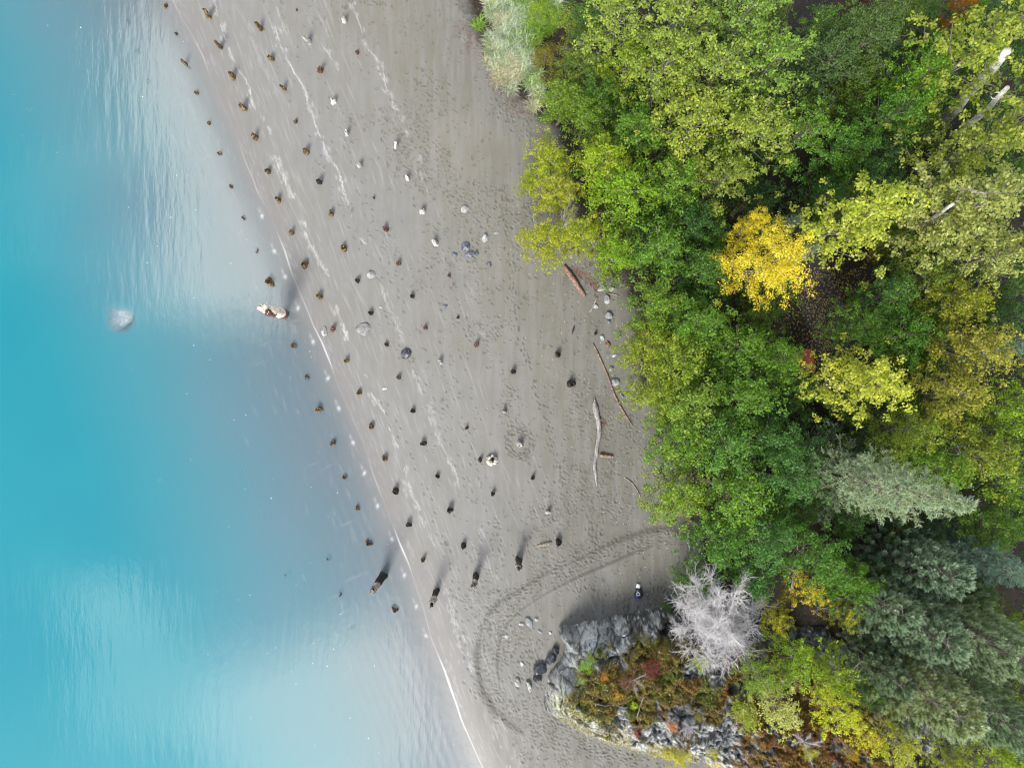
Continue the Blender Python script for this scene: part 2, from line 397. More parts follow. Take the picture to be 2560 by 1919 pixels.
M_pile_dark = noisy_mat("blackened_wood", [(.3, (.008, .006, .004)), (.5, (.035, .025, .016)), (.68, (.10, .07, .045)), (.8, (.28, .22, .16))], 12, bstr=.9, bdist=.05, stretch=(1, 1, .4))
M_pile_white = noisy_mat("bleached_wood", [(.3, (.12, .09, .06)), (.45, (.5, .44, .36)), (.6, (.72, .68, .62)), (.8, (.8, .77, .72))], 7, bstr=.7, bdist=.04, stretch=(1, 1, .3))
M_pile_grey = noisy_mat("greyed_wood", [(.3, (.03, .025, .02)), (.5, (.22, .2, .17)), (.68, (.5, .47, .42)), (.8, (.6, .57, .5))], 9, bstr=.9, bdist=.05, stretch=(1, 1, .4))
M_drift = noisy_mat("driftwood", [(.34, (.07, .062, .06)), (.48, (.20, .185, .18)), (.66, (.36, .34, .33))], 9, stretch=(2.2, .25, 1), bstr=.9)
M_drift_brown = noisy_mat("brown_driftwood", [(.3, (.06, .035, .025)), (.5, (.21, .13, .09)), (.7, (.42, .33, .27))], 9, bstr=.6)
M_stone = noisy_mat("grey_stone", [(.3, (.14, .15, .16)), (.5, (.32, .34, .345)), (.7, (.52, .54, .53))], 5, bstr=.5, detail=8)
M_stone_dark = noisy_mat("dark_wet_stone", [(.35, (.012, .014, .02)), (.55, (.045, .05, .065)), (.72, (.16, .17, .20))], 7, rough=.35, bstr=.7, detail=8, spec=.6)
M_flat = noisy_mat("silted_stone", [(.3, (.22, .22, .215)), (.5, (.36, .355, .345)), (.7, (.6, .6, .58))], 6, bstr=.5, detail=8)

# ------------------------------------------------------------------ ground sheet (beach, lake bed, forest floor)
def axis_pts(lo, hi, step, far):
    a = np.arange(lo, hi + 1e-6, step)
    def outw(s, st):
        r = []; p = s; q = st
        while abs(p) < far: q *= 1.35; p += math.copysign(q, st) if st > 0 else q; r.append(p)
        return r
    right = []; p = hi; q = .3
    while p < far: p += q; q *= 1.16 if p > 34 else 1.0; right.append(p)
    left = []; p = lo; q = .3
    while p > -far: p -= q; q *= 1.16 if p < -31 else 1.0; left.append(p)
    return np.array(left[::-1] + list(a) + right)
STEP = .04
gx = axis_pts(-20.4, 11.2, STEP, 420); gy = axis_pts(-22.4, 22.4, STEP, 420)
GX, GY = np.meshgrid(gx, gy); GZ = gz(GX, GY); D = sdist(GX, GY)
ix0 = int(np.searchsorted(gx, -20.4 - 1e-3)); iy0 = int(np.searchsorted(gy, -22.4 - 1e-3))
nxf = int(round((11.2 + 20.4) / STEP)) + 1; nyf = int(round(44.8 / STEP)) + 1
foam = np.zeros_like(GX); dark = np.zeros_like(GX); relief = np.zeros_like(GX)
def stamp(arr, x, y, ang, la, lb, amt, mode='add', ring=0.0, harr=None, hd=0.0):
    """soft ellipse into the fine part of the grid"""
    R = max(la, lb) * 1.9
    i0 = ix0 + int((x - R + 20.4) / STEP); i1 = ix0 + int((x + R + 20.4) / STEP) + 2
    j0 = iy0 + int((y - R + 22.4) / STEP); j1 = iy0 + int((y + R + 22.4) / STEP) + 2
    i0 = max(i0, ix0); j0 = max(j0, iy0); i1 = min(i1, ix0 + nxf); j1 = min(j1, iy0 + nyf)
    if i1 - i0 < 2 or j1 - j0 < 2: return
    X = GX[j0:j1, i0:i1] - x; Y = GY[j0:j1, i0:i1] - y
    c, s = math.cos(ang), math.sin(ang)
    u = (X * c + Y * s) / la; v = (-X * s + Y * c) / lb; r2 = u * u + v * v
    g = np.exp(-r2 * 1.6)
    if ring: g = np.clip(np.exp(-((np.sqrt(r2) - .8) / ring) ** 2), 0, 1)
    if arr is not None:
        if mode == 'max': arr[j0:j1, i0:i1] = np.maximum(arr[j0:j1, i0:i1], g * amt)
        else: arr[j0:j1, i0:i1] += g * amt
    if harr is not None:
        harr[j0:j1, i0:i1] += hd * (np.exp(-r2 * 1.6) - .35 * np.exp(-((np.sqrt(r2) - 1.35) / .4) ** 2))
def poly_pts(pts, step):
    P = np.array([W(*p)[:2] for p in pts]); seg = np.hypot(*np.diff(P, axis=0).T); L_ = np.concatenate([[0], np.cumsum(seg)])
    t = np.arange(0, L_[-1], step); return np.stack([np.interp(t, L_, P[:, 0]), np.interp(t, L_, P[:, 1])], 1), t
R_ = random.Random(5)
# foam / tide marks and shell debris, with glints painted as pale marks
foam_lines = [
 ([(527, 0), (550, 61), (574, 124), (597, 177), (617, 220), (646, 289), (684, 370), (718, 451), (736, 478)], .055, .75, 1),
 ([(684, 390), (718, 458), (747, 510), (773, 579), (805, 660), (822, 690)], .07, .75, 1),
 ([(836, 765), (848, 790), (863, 817), (875, 849)], .09, .8, 1),
 ([(895, 916), (927, 959)], .06, .6, 1), ([(924, 985), (959, 1026), (980, 1080), (993, 1118)], .06, .7, 1),
 ([(1020, 1170), (1027, 1200), (1054, 1275)], .05, .7, 1), ([(1023, 1217), (1054, 1281), (1080, 1362)], .05, .55, 1),
 ([(1104, 1440), (1130, 1518), (1144, 1576), (1179, 1675), (1200, 1715)], .045, .6, 1),
 ([(1129, 1511), (1140, 1560), (1158, 1627), (1180, 1680)], .05, .6, 1),
 ([(689, 67), (718, 136), (747, 203), (765, 252), (788, 307), (817, 373), (843, 434), (857, 475), (892, 574), (921, 620)], .06, .7, 1),
 ([(950, 710), (979, 776), (1014, 852)], .07, .4, 1),
 ([(1034, 924), (1063, 997), (1075, 1032), (1104, 1095), (1133, 1188), (1167, 1275)], .07, .42, 1),
 ([(1187, 1324), (1205, 1375), (1227, 1425), (1236, 1457)], .035, .55, 1),
 ([(880, 9), (898, 52), (918, 107), (933, 133), (964, 220), (990, 285), (1014, 344)], .035, .75, 1), ([(1026, 365), (1050, 425), (1071, 481)], .03, .6, 1),
 ([(1175, 704), (1190, 760), (1213, 840)], .04, .4, 1), ([(1250, 924), (1262, 955), (1274, 988)], .09, .45, 1), ([(806, 104), (822, 140), (840, 177)], .04, .6, 1),
 ([(1240, 1465), (1275, 1545)], .02, .2, 1), ([(620, 60), (660, 160), (700, 240)], .1, .18, 1), ([(1160, 1640), (1185, 1720)], .05, .5, 1),
 ([(1235, 1810), (1250, 1870), (1280, 1919)], .07, .5, 1), ([(1255, 1795), (1290, 1860), (1300, 1919)], .035, .4, 1),
 ([(700, 20), (715, 60), (735, 110)], .05, .35, 1), ([(1075, 1010), (1090, 1060)], .1, .3, 1)]
for pts, wd, amt, k in foam_lines:
    P, t = poly_pts(pts, .06); nz = vnoise(t * .9, t * 0 + R_.random() * 90, 3); nz2 = vnoise(t * 3.1, t * 0 + R_.random() * 90, 4); wob = (vnoise(t * .8, t * 0 + R_.random() * 50, 8) - .5) * .55
    for (x, y), a, b2, w_ in zip(P, nz, nz2, wob):
        if a * .6 + b2 * .4 < .38: continue
        j = R_.gauss(0, wd * .7)
        stamp(foam, x + w_ + j * .7, y + j * .3, 1.9, wd * (.7 + b2), wd * (.25 + .35 * a), amt * (.3 + .7 * b2), 'max')
        if R_.random() < .22: stamp(foam, x + w_ + R_.uniform(-.25, .25), y, R_.uniform(1.6, 2.2), .1 + .16 * R_.random(), .05 + .05 * R_.random(), amt * .35, 'max')
# faint pale streaks parallel to the shore
for _ in range(900):
    y = R_.uniform(-21, 21.3); d = R_.choice([R_.uniform(.4, 3.5), R_.uniform(1, 9)]); x = float(shoreX(y)) + d / .935
    stamp(foam, x, y, 1.93 + R_.gauss(0, .05), R_.uniform(.2, .9), R_.uniform(.015, .04), R_.uniform(.06, .2), 'max')
# white rim of the last wave
ys = np.arange(-22, 22, .04); rim = vnoise(ys * .55, ys * 0 + 2, 12)
for y, q in zip(ys, rim):
    x = float(shoreX(y)); up = sstep(3, 9, y)
    off = .05 + .1 * (vnoise(np.array([y * .8]), np.array([4.]), 13)[0])
    stamp(foam, x + off, y, 1.93, .09, .02 + .035 * q * q, max(0, (q - .3) * 1.5) * (1 - .6 * up) + .08, 'max')
    if R_.random() < .2: stamp(foam, x + off + R_.uniform(.05, .5), y, 1.93, R_.uniform(.1, .3), .03, .25 * q, 'max')
# footprints: pressed relief, with wet sand and shadow painted into the colour
def density(x, y):
    px = 1280 + x * PPM; py = 959.5 - y * PPM; d = float(sdist(x, y))
    v = .09 * sstep(2.5, 6, d) + .5 * sstep(6.5, 10.5, d)
    v += .55 * math.exp(-(((px - 1290) / 130) ** 2 + ((py - 1560) / 90) ** 2))
    v += .5 * math.exp(-(((px - 1450) / 200) ** 2 + ((py - 1430) / 70) ** 2))
    v += .8 * math.exp(-(((px - 1250) / 60) ** 2 + ((py - 1690) / 100) ** 2))
    v += 1.3 * math.exp(-(((px - 1400 - (py - 1850) * 1.3) / 220) ** 2 + ((py - 1860) / 55) ** 2))
    v += .35 * math.exp(-(((px - 1480) / 110) ** 2 + ((py - 1180) / 150) ** 2))
    v *= .25 + 2.2 * float(sstep(.38, .68, fbm(np.array([x * .5 + 9]), np.array([y * .5]), 51, 2))[0])
    if px > 1740 or py < 350 and px > 1330: v = 0
    return v
cnt = 0
for _ in range(34000):
    x = R_.uniform(-14, 10.8); y = R_.uniform(-21.8, 21.8)
    if sdist(x, y) < 2.2 or R_.random() > density(x, y): continue
    if rock_t(np.array([x]), np.array([y]))[0] > 0: continue
    a = R_.choice([R_.gauss(2.15, .35), R_.gauss(2.15, .35), R_.uniform(0, 3.14)])
    ln = R_.uniform(.045, .14); wd = ln * R_.uniform(.35, .65); am = R_.uniform(.12, .75) ** 1.3
    if R_.random() < .1: stamp(dark, x, y, a, ln * .9, wd * 1.2, am, 'max', ring=.45, harr=relief, hd=-.012)
    else: stamp(dark, x, y, a, ln, wd, am, 'max', harr=relief, hd=-.018)
    cnt += 1
def trail(pts, step=.33, w=.12, amt=.6, jit=.08, ln=.14):
    P, t = poly_pts(pts, step); d = np.gradient(P, axis=0)
    for k, ((x, y), (dx, dy)) in enumerate(zip(P, d)):
        if R_.random() < .12: continue
        a = math.atan2(dy, dx); s = w if k % 2 else -w
        x += -math.sin(a) * s + R_.gauss(0, jit); y += math.cos(a) * s + R_.gauss(0, jit)
        stamp(dark, x, y, a + R_.gauss(0, .25), ln, ln * .5, amt * R_.uniform(.5, 1.1), 'max', harr=relief, hd=-.02)
trail([(1253, 470), (1262, 560), (1275, 640), (1283, 720), (1292, 800), (1308, 870), (1322, 930), (1345, 990), (1372, 1060), (1385, 1120), (1412, 1210)], .2, .09, .75, .12, .13)
trail([(1253, 520), (1300, 640), (1330, 700)], .25, .12, .5)
trail([(880, 560), (930, 680), (962, 760), (1000, 850), (1040, 930), (1075, 990), (1110, 1080), (1150, 1160), (1190, 1260)], .36, .12, .35)
trail([(800, 200), (838, 300), (880, 400), (905, 470), (950, 590), (975, 680), (1010, 770)], .4, .14, .28)
trail([(959, 1000), (985, 1060), (1020, 1120), (1060, 1200), (1085, 1290), (1120, 1380), (1150, 1500)], .36, .12, .4)
trail([(1160, 1040), (1175, 1120), (1200, 1200), (1230, 1300), (1260, 1390), (1240, 1480)], .34, .12, .42)
trail([(1530, 1150), (1515, 1230), (1500, 1300), (1490, 1370)], .2, .16, .6); trail([(1470, 1290), (1480, 1340), (1500, 1370)], .12, .06, .7)
trail([(1120, 1460), (1150, 1560), (1165, 1650), (1190, 1740)], .3, .15, .45)
for k in range(5): trail([(1270 + k * 22, 1560 + k * 15), (1262 + k * 20, 1640 + k * 14), (1300 + k * 30, 1760 + k * 8), (1420 + k * 30, 1850 + k * 12), (1600 + k * 20, 1905)], .24, .2, .6, .14, .12)
for off_ in (-14, -5, 6, 16, 26):
    trail([(1700 + off_ * .3, 1330 + off_), (1549, 1352 + off_), (1447, 1398 + off_), (1346, 1446 + off_), (1268 + off_ * .6, 1500 + off_ * .7), (1222 + off_, 1560), (1200 + off_, 1640), (1208 + off_, 1720), (1262 + off_, 1800)], .23, .12, .62, .17, .12)
# drag tracks curving round the point
tr1 = [(1708, 1321), (1665, 1318), (1621, 1324), (1549, 1347), (1499, 1370), (1447, 1396), (1389, 1419), (1346, 1442), (1303, 1471), (1245, 1506), (1216, 1541), (1201, 1584), (1193, 1625), (1198, 1685), (1210, 1728), (1230, 1763), (1262, 1798), (1310, 1830)]
tr2 = [(1630, 1364), (1578, 1382), (1534, 1402), (1447, 1439), (1389, 1468), (1340, 1497), (1303, 1523), (1274, 1549), (1256, 1584), (1245, 1625), (1245, 1671), (1252, 1720)]
for pts, w_, am in ((tr1, .2, .8), (tr2, .11, .8)):
    P, t = poly_pts(pts, .05); d = np.gradient(P, axis=0); nz = vnoise(t * .7, t * 0, 22)
    for (x, y), (dx, dy), q in zip(P, d, nz):
        a = math.atan2(dy, dx); wl = w_ * (.6 + .8 * q); o = R_.gauss(0, .012)
        stamp(dark, x + o, y + o, a, .09, wl, am * (.5 + .7 * q), 'max', harr=relief, hd=-.006)
P, t = poly_pts([(831, 127), (1034, 38)], .05)
for x, y in P: stamp(dark, x, y, .42, .06, .02, .22, 'max')
for pts in ([(1208, 905), (1203, 925), (1195, 945)], [(1360, 828), (1400, 815)]):
    P, t = poly_pts(pts, .05)
    for x, y in P: stamp(dark, x, y, 1.2, .06, .025, .25, 'max')
# trampled ring round one piling, scour and stains round the others handled below
cx, cy, _ = W(1300, 1106)
for k in range(200):
    a = R_.uniform(0, 6.28); r = R_.gauss(.68, .13)
    stamp(dark, cx + r * math.cos(a), cy + r * 1.05 * math.sin(a), a + 1.57, .12, .05, R_.uniform(.3, .8), 'max', harr=relief, hd=-.012)
und = (fbm(GX * .8, GY * .8, 61, 3) - .5) * .05 * sstep(.5, 4, D)
rip = np.sin((GX * .93 + GY * .36) * 2 * math.pi / .5 + 4 * fbm(GX * .3, GY * .3, 65, 2)) * .006 * sstep(-.3, -2, D)
GZ2 = GZ + relief + np.where(D > 0, und, rip)
px_ = 1280 + GX * PPM; py_ = 959.5 - GY * PPM
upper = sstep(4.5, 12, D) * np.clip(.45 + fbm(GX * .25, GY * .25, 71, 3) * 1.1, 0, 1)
# forest-floor edge (photo px), follows the tree line
edge_px = np.array([(-400, 1080), (0, 1150), (120, 1190), (260, 1290), (350, 1380), (560, 1430), (680, 1500), (760, 1570), (900, 1570), (980, 1600), (1090, 1660), (1280, 1715), (1400, 1735), (1530, 1730), (1600, 1800), (2400, 1900)], float)
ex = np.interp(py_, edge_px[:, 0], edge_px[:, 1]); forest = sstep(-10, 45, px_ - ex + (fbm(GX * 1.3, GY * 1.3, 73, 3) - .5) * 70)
shade_damp = np.clip(sstep(950, 1500, py_) * sstep(1050, 1450, px_) + .7 * sstep(-230, -10, px_ - ex) + .5 * sstep(7, 14, D) * sstep(300, 1300, py_), 0, 1)  # tree and rock shade painted into the sand colour, along with dampness
wet = np.clip(sstep(1.6, .1, D) * .75 + .25 * sstep(7, 1, D) * fbm(GX * .4, GY * .4, 77, 3), 0, 1)
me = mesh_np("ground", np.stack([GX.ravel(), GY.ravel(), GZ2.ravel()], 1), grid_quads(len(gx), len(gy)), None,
             dict(foam=np.clip(foam, 0, 1).ravel(), dark=np.clip(dark, 0, 1).ravel(), upper=upper.ravel(), shade_damp=shade_damp.ravel(), wet=wet.ravel(), forest=forest.ravel()), True)
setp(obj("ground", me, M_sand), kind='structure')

# ------------------------------------------------------------------ lake
wx = np.concatenate([-np.geomspace(420, 33, 24), np.arange(-32, -21, .35), np.arange(-21, 2.5, .07)]); wy = np.concatenate([-np.geomspace(420, 25, 24), np.arange(-24, 24.01, .07), np.geomspace(25, 420, 24)])
WX, WY = np.meshgrid(wx, wy); WD = sdist(WX, WY); dep = np.maximum(-WD * .06, 0)
dep = np.maximum(dep - .45 * np.clip(1.25 - 1.25 * (np.abs((WX * PPM + 980 + 6 * np.sin(WY * 3.1)) / 36) ** 3 + np.abs((WY * PPM - 164 + 9 * np.sin(WX * 2.3 + 1)) / 34) ** 3 + (fbm(WX * 2, WY * 2, 401, 3) - .5) * .9), 0, 1), .05 * (dep > .05))
wfoam = np.zeros_like(WX)
def wstamp(px, py, la, lb, ang, amt):
    x = (px - 1280) / PPM; y = (959.5 - py) / PPM; R = max(la, lb) * 2
    i = np.where((wx > x - R) & (wx < x + R))[0]; j = np.where((wy > y - R) & (wy < y + R))[0]
    if len(i) < 2 or len(j) < 2: return
    s_ = np.s_[j[0]:j[-1] + 1, i[0]:i[-1] + 1]; X = WX[s_] - x; Y = WY[s_] - y; c, s = math.cos(ang), math.sin(ang)
    wfoam[s_] = np.maximum(wfoam[s_], amt * np.exp(-1.5 * (((X * c + Y * s) / la) ** 2 + ((-X * s + Y * c) / lb) ** 2)))
for px, py in [(713, 692), (745, 770), (783, 854), (820, 945), (847, 1020), (883, 1106), (911, 1182), (944, 1264), (980, 1347), (1041, 1515), (1011, 1437), (1065, 1588), (686, 628), (655, 540)]:
    wstamp(px, py, .17, .11, R_.uniform(1.2, 2.2), .75); wstamp(px - 6, py - 14, .22, .08, 1.9, .3)
for _ in range(320):
    y = R_.uniform(-21, 21); d = -abs(R_.gauss(0, 2.2)) - .15; x = float(shoreX(y)) + d
    wstamp(1280 + x * PPM, 959.5 - y * PPM, R_.uniform(.12, .5), R_.uniform(.03, .07), 1.93 + R_.gauss(0, .1), R_.uniform(.03, .11))
for bx, by in [(480, 265), (500, 300), (420, 245), (540, 445), (480, 400), (560, 735), (670, 840), (640, 900), (820, 1165), (850, 1300), (910, 1460), (845, 1510), (960, 1505), (870, 1560)]:
    for k in range(3): wstamp(bx + R_.uniform(-40, 40), by + R_.uniform(-25, 25), R_.uniform(.3, .7), .035, .45 + R_.gauss(0, .07), R_.uniform(.05, .13))
turb = 1 - np.exp(-3.9 * dep); turb = np.clip(turb * .97, 0, 1)
me = mesh_np("water", np.stack([WX.ravel(), WY.ravel(), np.zeros(WX.size)], 1), grid_quads(len(wx), len(wy)), None,
             dict(turb=turb.ravel(), foam=wfoam.ravel(), deep=sstep(.12, .95, dep).ravel(), film=(.15 + .85 * sstep(0, .11, dep)).ravel()), True)
setp(obj("water", me, M_water), kind='structure')

# small white flecks standing in for glints on the water
g = Geo()
for _ in range(90):
    y = R_.uniform(-20.5, 20.5); x = float(shoreX(y)) - R_.uniform(.2, 14)
    if R_.random() < .07: x, y = (R_.gauss(835, 40) - 1280) / PPM, (959.5 - R_.gauss(1640, 35)) / PPM
    r = R_.uniform(.01, .024); a0 = R_.random() * 6
    t = np.arange(6) * math.pi / 3 + a0; rr = r * np.array([R_.uniform(.6, 1.3) for _ in range(6)])
    V = np.concatenate([np.stack([x + rr * np.cos(t), y + rr * np.sin(t), np.full(6, .006)], 1), [[x, y, .014]]])
    g.add(V, None, [(i, (i + 1) % 6, 6) for i in range(6)])
M_glint, _, _, _, b_ = new_mat("foam"); b_.inputs['Base Color'].default_value = (.85, .87, .88, 1)  # plain white for the painted glints
setp(obj("glint_fleck", g.mesh("glint_fleck"), M_glint), "tiny white flecks standing in for glints on the turquoise lake", "foam", kind='stuff')

# ------------------------------------------------------------------ pilings
def piling_mesh(seed, r, h, kind='eroded'):
    q = random.Random(seed); rg = np.random.default_rng(seed); n = 18; m = max(7, int(h / .09)) + 2
    V = []; ph = q.random() * 9
    lean = np.array([q.gauss(0, .03), q.gauss(0, .03)])
    notch = q.uniform(0, 6.28)
    for j in range(m):
        f = j / (m - 1); z = -.35 + f * (h + .35)
        for i in range(n):
            a = i * 2 * math.pi / n
            w = 1 + .16 * math.sin(2 * a + ph) + .09 * math.sin(3 * a + ph * 2) + .12 * float(vnoise(np.array([a * 1.9 + seed]), np.array([z * 5.]), seed % 90)[0] - .5) * 2
            tp = 1 - .22 * f ** 2 - .1 * f
            zz = z
            if f > .6: zz += (f - .6) / .4 * (.22 * r * math.sin(a * 4 + ph) + .5 * r * math.cos(a - notch)) + q.uniform(-.1, .1) * r
            rad = r * w * tp * (1 + .18 * math.exp(-((z) / .12) ** 2))
            V.append((rad * math.cos(a) + lean[0] * z, rad * math.sin(a) + lean[1] * z, zz))
    top0 = len(V)
    for rr, dz in ((.72, -.10), (.4, -.32)):       # hollow, decayed heart of the top
        for i in range(n):
            a = i * 2 * math.pi / n; b = V[(m - 1) * n + i]
            V.append((b[0] * rr, b[1] * rr, b[2] + dz * r + q.uniform(-.15, .15) * r))
    V.append((0, 0, h - .5 * r))
    Q = [(j * n + i, j * n + (i + 1) % n, (j + 1) * n + (i + 1) % n, (j + 1) * n + i) for j in range(m + 1) for i in range(n)]
    T = [(len(V) - 1, (m + 1) * n + i, (m + 1) * n + (i + 1) % n) for i in range(n)]
    V = np.array(V); V += rg.normal(0, .012, V.shape) * min(1, r / .15)
    return mesh_np("piling", V, Q, T, None, False)
ORD = ['first', 'second', 'third', 'fourth', 'fifth', 'sixth', 'seventh', 'eighth', 'ninth', 'tenth', 'eleventh', 'twelfth', 'thirteenth', 'fourteenth', 'fifteenth', 'sixteenth', 'seventeenth', 'eighteenth', 'nineteenth', 'twentieth', 'twenty-first']
# (px, py, radius, height, look)  look: o ochre, d dark, w white, r red, u under water
rows = {
 'the shallow-water row': [(416, 16, .13, .12, 'u'), (442, 86, .1, .1, 'u'), (465, 161, .11, .55, 'o'), (493, 234, .14, .13, 'u'), (524, 309, .11, .17, 'u'), (551, 386, .14, .13, 'u'), (580, 467, .14, .13, 'u'), (611, 544, .16, .1, 'u'),
    (642, 627, .18, .06, 'u'), (676, 705, .26, .45, 'o'), (712, 787, .24, 3.0, 'W'), (736, 865, .19, .15, 'u'), (769, 945, .18, .08, 'u'), (800, 1023, .2, .32, 'o'), (832, 1107, .19, .27, 'o'), (863, 1190, .18, .12, 'u'), (895, 1269, .16, .2, 'o'),
    (924, 1355, .23, .2, 'u'), (959, 1437, .21, 2.6, 'D'), (988, 1519, .24, .16, 'u')],
 'the first row ashore': [(523, 44, .13, .8, 'o'), (552, 119, .12, .85, 'o'), (583, 193, .18, .6, 'o'), (611, 272, .17, .55, 'o'), (640, 345, .16, .5, 'o'), (672, 429, .14, .4, 'o'), (697, 501, .15, .4, 'o'), (730, 583, .14, .3, 'o'), (762, 662, .22, .4, 'o'),
    (800, 742, .17, .4, 'o'), (832, 823, .15, .3, 'r'), (867, 902, .14, .35, 'o'), (899, 981, .15, .3, 'o'), (928, 1066, .17, .3, 'o'), (962, 1146, .16, .35, 'o'), (990, 1226, .19, .4, 'd'), (1022, 1311, .15, .4, 'd'), (1058, 1398, .13, .4, 'o'), (1091, 1478, .19, 2.0, 'W2')],
 'the second row ashore': [(653, 73, .13, .7, 'o'), (680, 148, .14, .45, 'o'), (711, 224, .12, .55, 'o'), (740, 305, .12, .2, 'o'), (767, 382, .15, .5, 'o'), (799, 456, .15, .45, 'd'), (828, 535, .16, .3, 'o'), (860, 622, .2, .3, 'o'), (894, 702, .14, .3, 'd'),
    (928, 783, .14, .3, 'd'), (966, 862, .13, .25, 'o'), (997, 944, .13, .3, 'o'), (1033, 1027, .13, .3, 'd'), (1060, 1108, .15, .35, 'd'), (1094, 1190, .12, .3, 'd'), (1125, 1275, .17, .5, 'd'), (1160, 1362, .15, .45, 'd'), (1190, 1438, .17, 1.9, 'W2')],
 'the third row ashore': [(742, 27, .06, .1, 'r'), (774, 106, .14, .8, 'w'), (802, 177, .16, .45, 'r'), (835, 257, .16, .4, 'w'), (868, 336, .12, .5, 'w'), (900, 414, .14, .4, 'w'), (935, 496, .07, .2, 'r'), (965, 574, .15, .35, 'r'), (997, 659, .13, .3, 'r'),
    (1031, 741, .13, .3, 'd'), (1064, 820, .12, .25, 'r'), (1102, 904, .14, .35, 'w'), (1168, 1069, .09, .3, 'd'), (1200, 1148, .12, .35, 'd'), (1232, 1233, .11, .4, 'd'), (1296, 1398, .18, 1.5, 'D2')],
 'the fourth row ashore': [(862, 55, .13, .5, 'w'), (893, 133, .12, .2, 'r'), (990, 367, .12, .5, 'w'), (1019, 448, .13, .4, 'w'), (1056, 530, .16, .4, 'w'), (1089, 609, .17, .45, 'w'), (1123, 690, .09, .2, 'r'), (1145, 794, .09, .2, 'r'), (1191, 862, .14, .35, 'r'),
    (1262, 1028, .12, .4, 'w'), (1299, 1109, .19, .4, 'w'), (1332, 1194, .12, .35, 'd'), (1369, 1280, .12, .4, 'w'), (1396, 1354, .19, .5, 'd')],
 'the uppermost row near the forest': [(1489, 834, .09, .25, 'd'), (1394, 887, .16, .45, 'd'), (1283, 929, .14, .4, 'd'), (1427, 959, .23, .45, 'd')],
 'the drowned row off the upper shore': [(324, 58, .14, .1, 'u'), (347, 130, .15, .1, 'u'), (372, 206, .16, .12, 'u'), (286, 245, .1, .1, 'u')],
 'the drowned stubs off the lower shore': [(498, 1164, .14, .3, 'u'), (417, 1191, .08, .2, 'u'), (823, 1394, .16, .2, 'u'), (723, 1432, .16, .35, 'u'), (627, 1473, .12, .25, 'u'), (852, 1482, .17, .25, 'u'), (656, 1556, .14, .3, 'u'), (882, 1566, .15, .12, 'u'), (780, 1603, .12, .2, 'u')],
}
look_words = {'o': 'ochre weed-crusted piling stub', 'd': 'blackened rotten piling stub', 'w': 'piling stub with a bleached white side', 'r': 'small reddish brown piling stub', 'u': 'dim submerged piling stub',
              'W': 'tall broken piling with bleached splintered top', 'D': 'tall dark piling with a pale broken top', 'W2': 'tall piling, black below and white on top', 'D2': 'tall black piling with pale split edges'}
mats = {'o': M_pile, 'd': M_pile_dark, 'w': M_pile_white, 'r': M_pile_red, 'u': M_pile, 'W': M_pile_red, 'D': M_pile_dark, 'W2': M_pile_dark, 'D2': M_pile_dark}
def top_cap(parent, r, h, z0, mat, seed, name="splintered_top"):
    q = random.Random(seed); g = Geo(); n = 14; rings = []
    zs = np.linspace(z0, h, 7)
    V = []
    for j, z in enumerate(zs):
        f = j / 6
        for i in range(n):
            a = i * 2 * math.pi / n
            rad = r * (1.08 - .28 * f + .14 * math.sin(2 * a + seed) + .1 * q.uniform(-1, 1))
            zz = z + (r * .9 * math.sin(a * 1 + seed) + r * q.uniform(-.7, .9)) * f ** 2
            V.append((rad * math.cos(a), rad * math.sin(a), zz))
    V.append((0, 0, h - r * .5))
    Q = [(j * n + i, j * n + (i + 1) % n, (j + 1) * n + (i + 1) % n, (j + 1) * n + i) for j in range(6) for i in range(n)]
    T = [(len(V) - 1, 6 * n + i, 6 * n + (i + 1) % n) for i in range(n)]
    g.add(V, Q, T)
    for k in range(5):
        a = q.uniform(0, 6.28); L_ = q.uniform(.15, .45)
        tube(g, [(r * .7 * math.cos(a), r * .7 * math.sin(a), h - .2), (r * .85 * math.cos(a), r * .85 * math.sin(a), h + L_ * .5), (r * 1.1 * math.cos(a), r * 1.1 * math.sin(a), h + L_)], [.045, .03, .008], 5)
    return obj(name, g.mesh(name, False), mat, parent)
sd = 100
for rname, lst in rows.items():
    for k, (px, py, r, h, lk) in enumerate(lst):
        sd += 1; x, y, z = W(px, py)
        # scour hollow, stain and wet ring on the sand are part of the ground already; place the post
        o = obj("piling", piling_mesh(sd, r * .9, h), mats[lk], None, (x, y, z))
        o.rotation_euler = (R_.gauss(0, .07), R_.gauss(0, .07), R_.uniform(0, 6.28)) if h < 1 else (0, 0, R_.uniform(0, 6.28)); v = R_.uniform(.5, .85); o.color = (v * .95, v * 1.0, v * 1.1, 1)
        if lk == 'u': o.color = (.5, .42, .36, 1)
        where = 'lowest' if k == len(lst) - 1 else ('topmost' if k == 0 else ORD[k] + ' from the top')
        setp(o, f"{look_words[lk]}, {where} in {rname}", "piling", rname.replace('the ', 'pilings of the ', 1))
        if lk == 'W': top_cap(o, r * 1.3, h, 1.0, M_pile_white, 3)
        elif lk in ('D', 'W2', 'D2'): top_cap(o, r * 1.0, h, h * (.8 if lk == 'D' else .68 if lk == 'W2' else .86), M_pile_grey, sd)
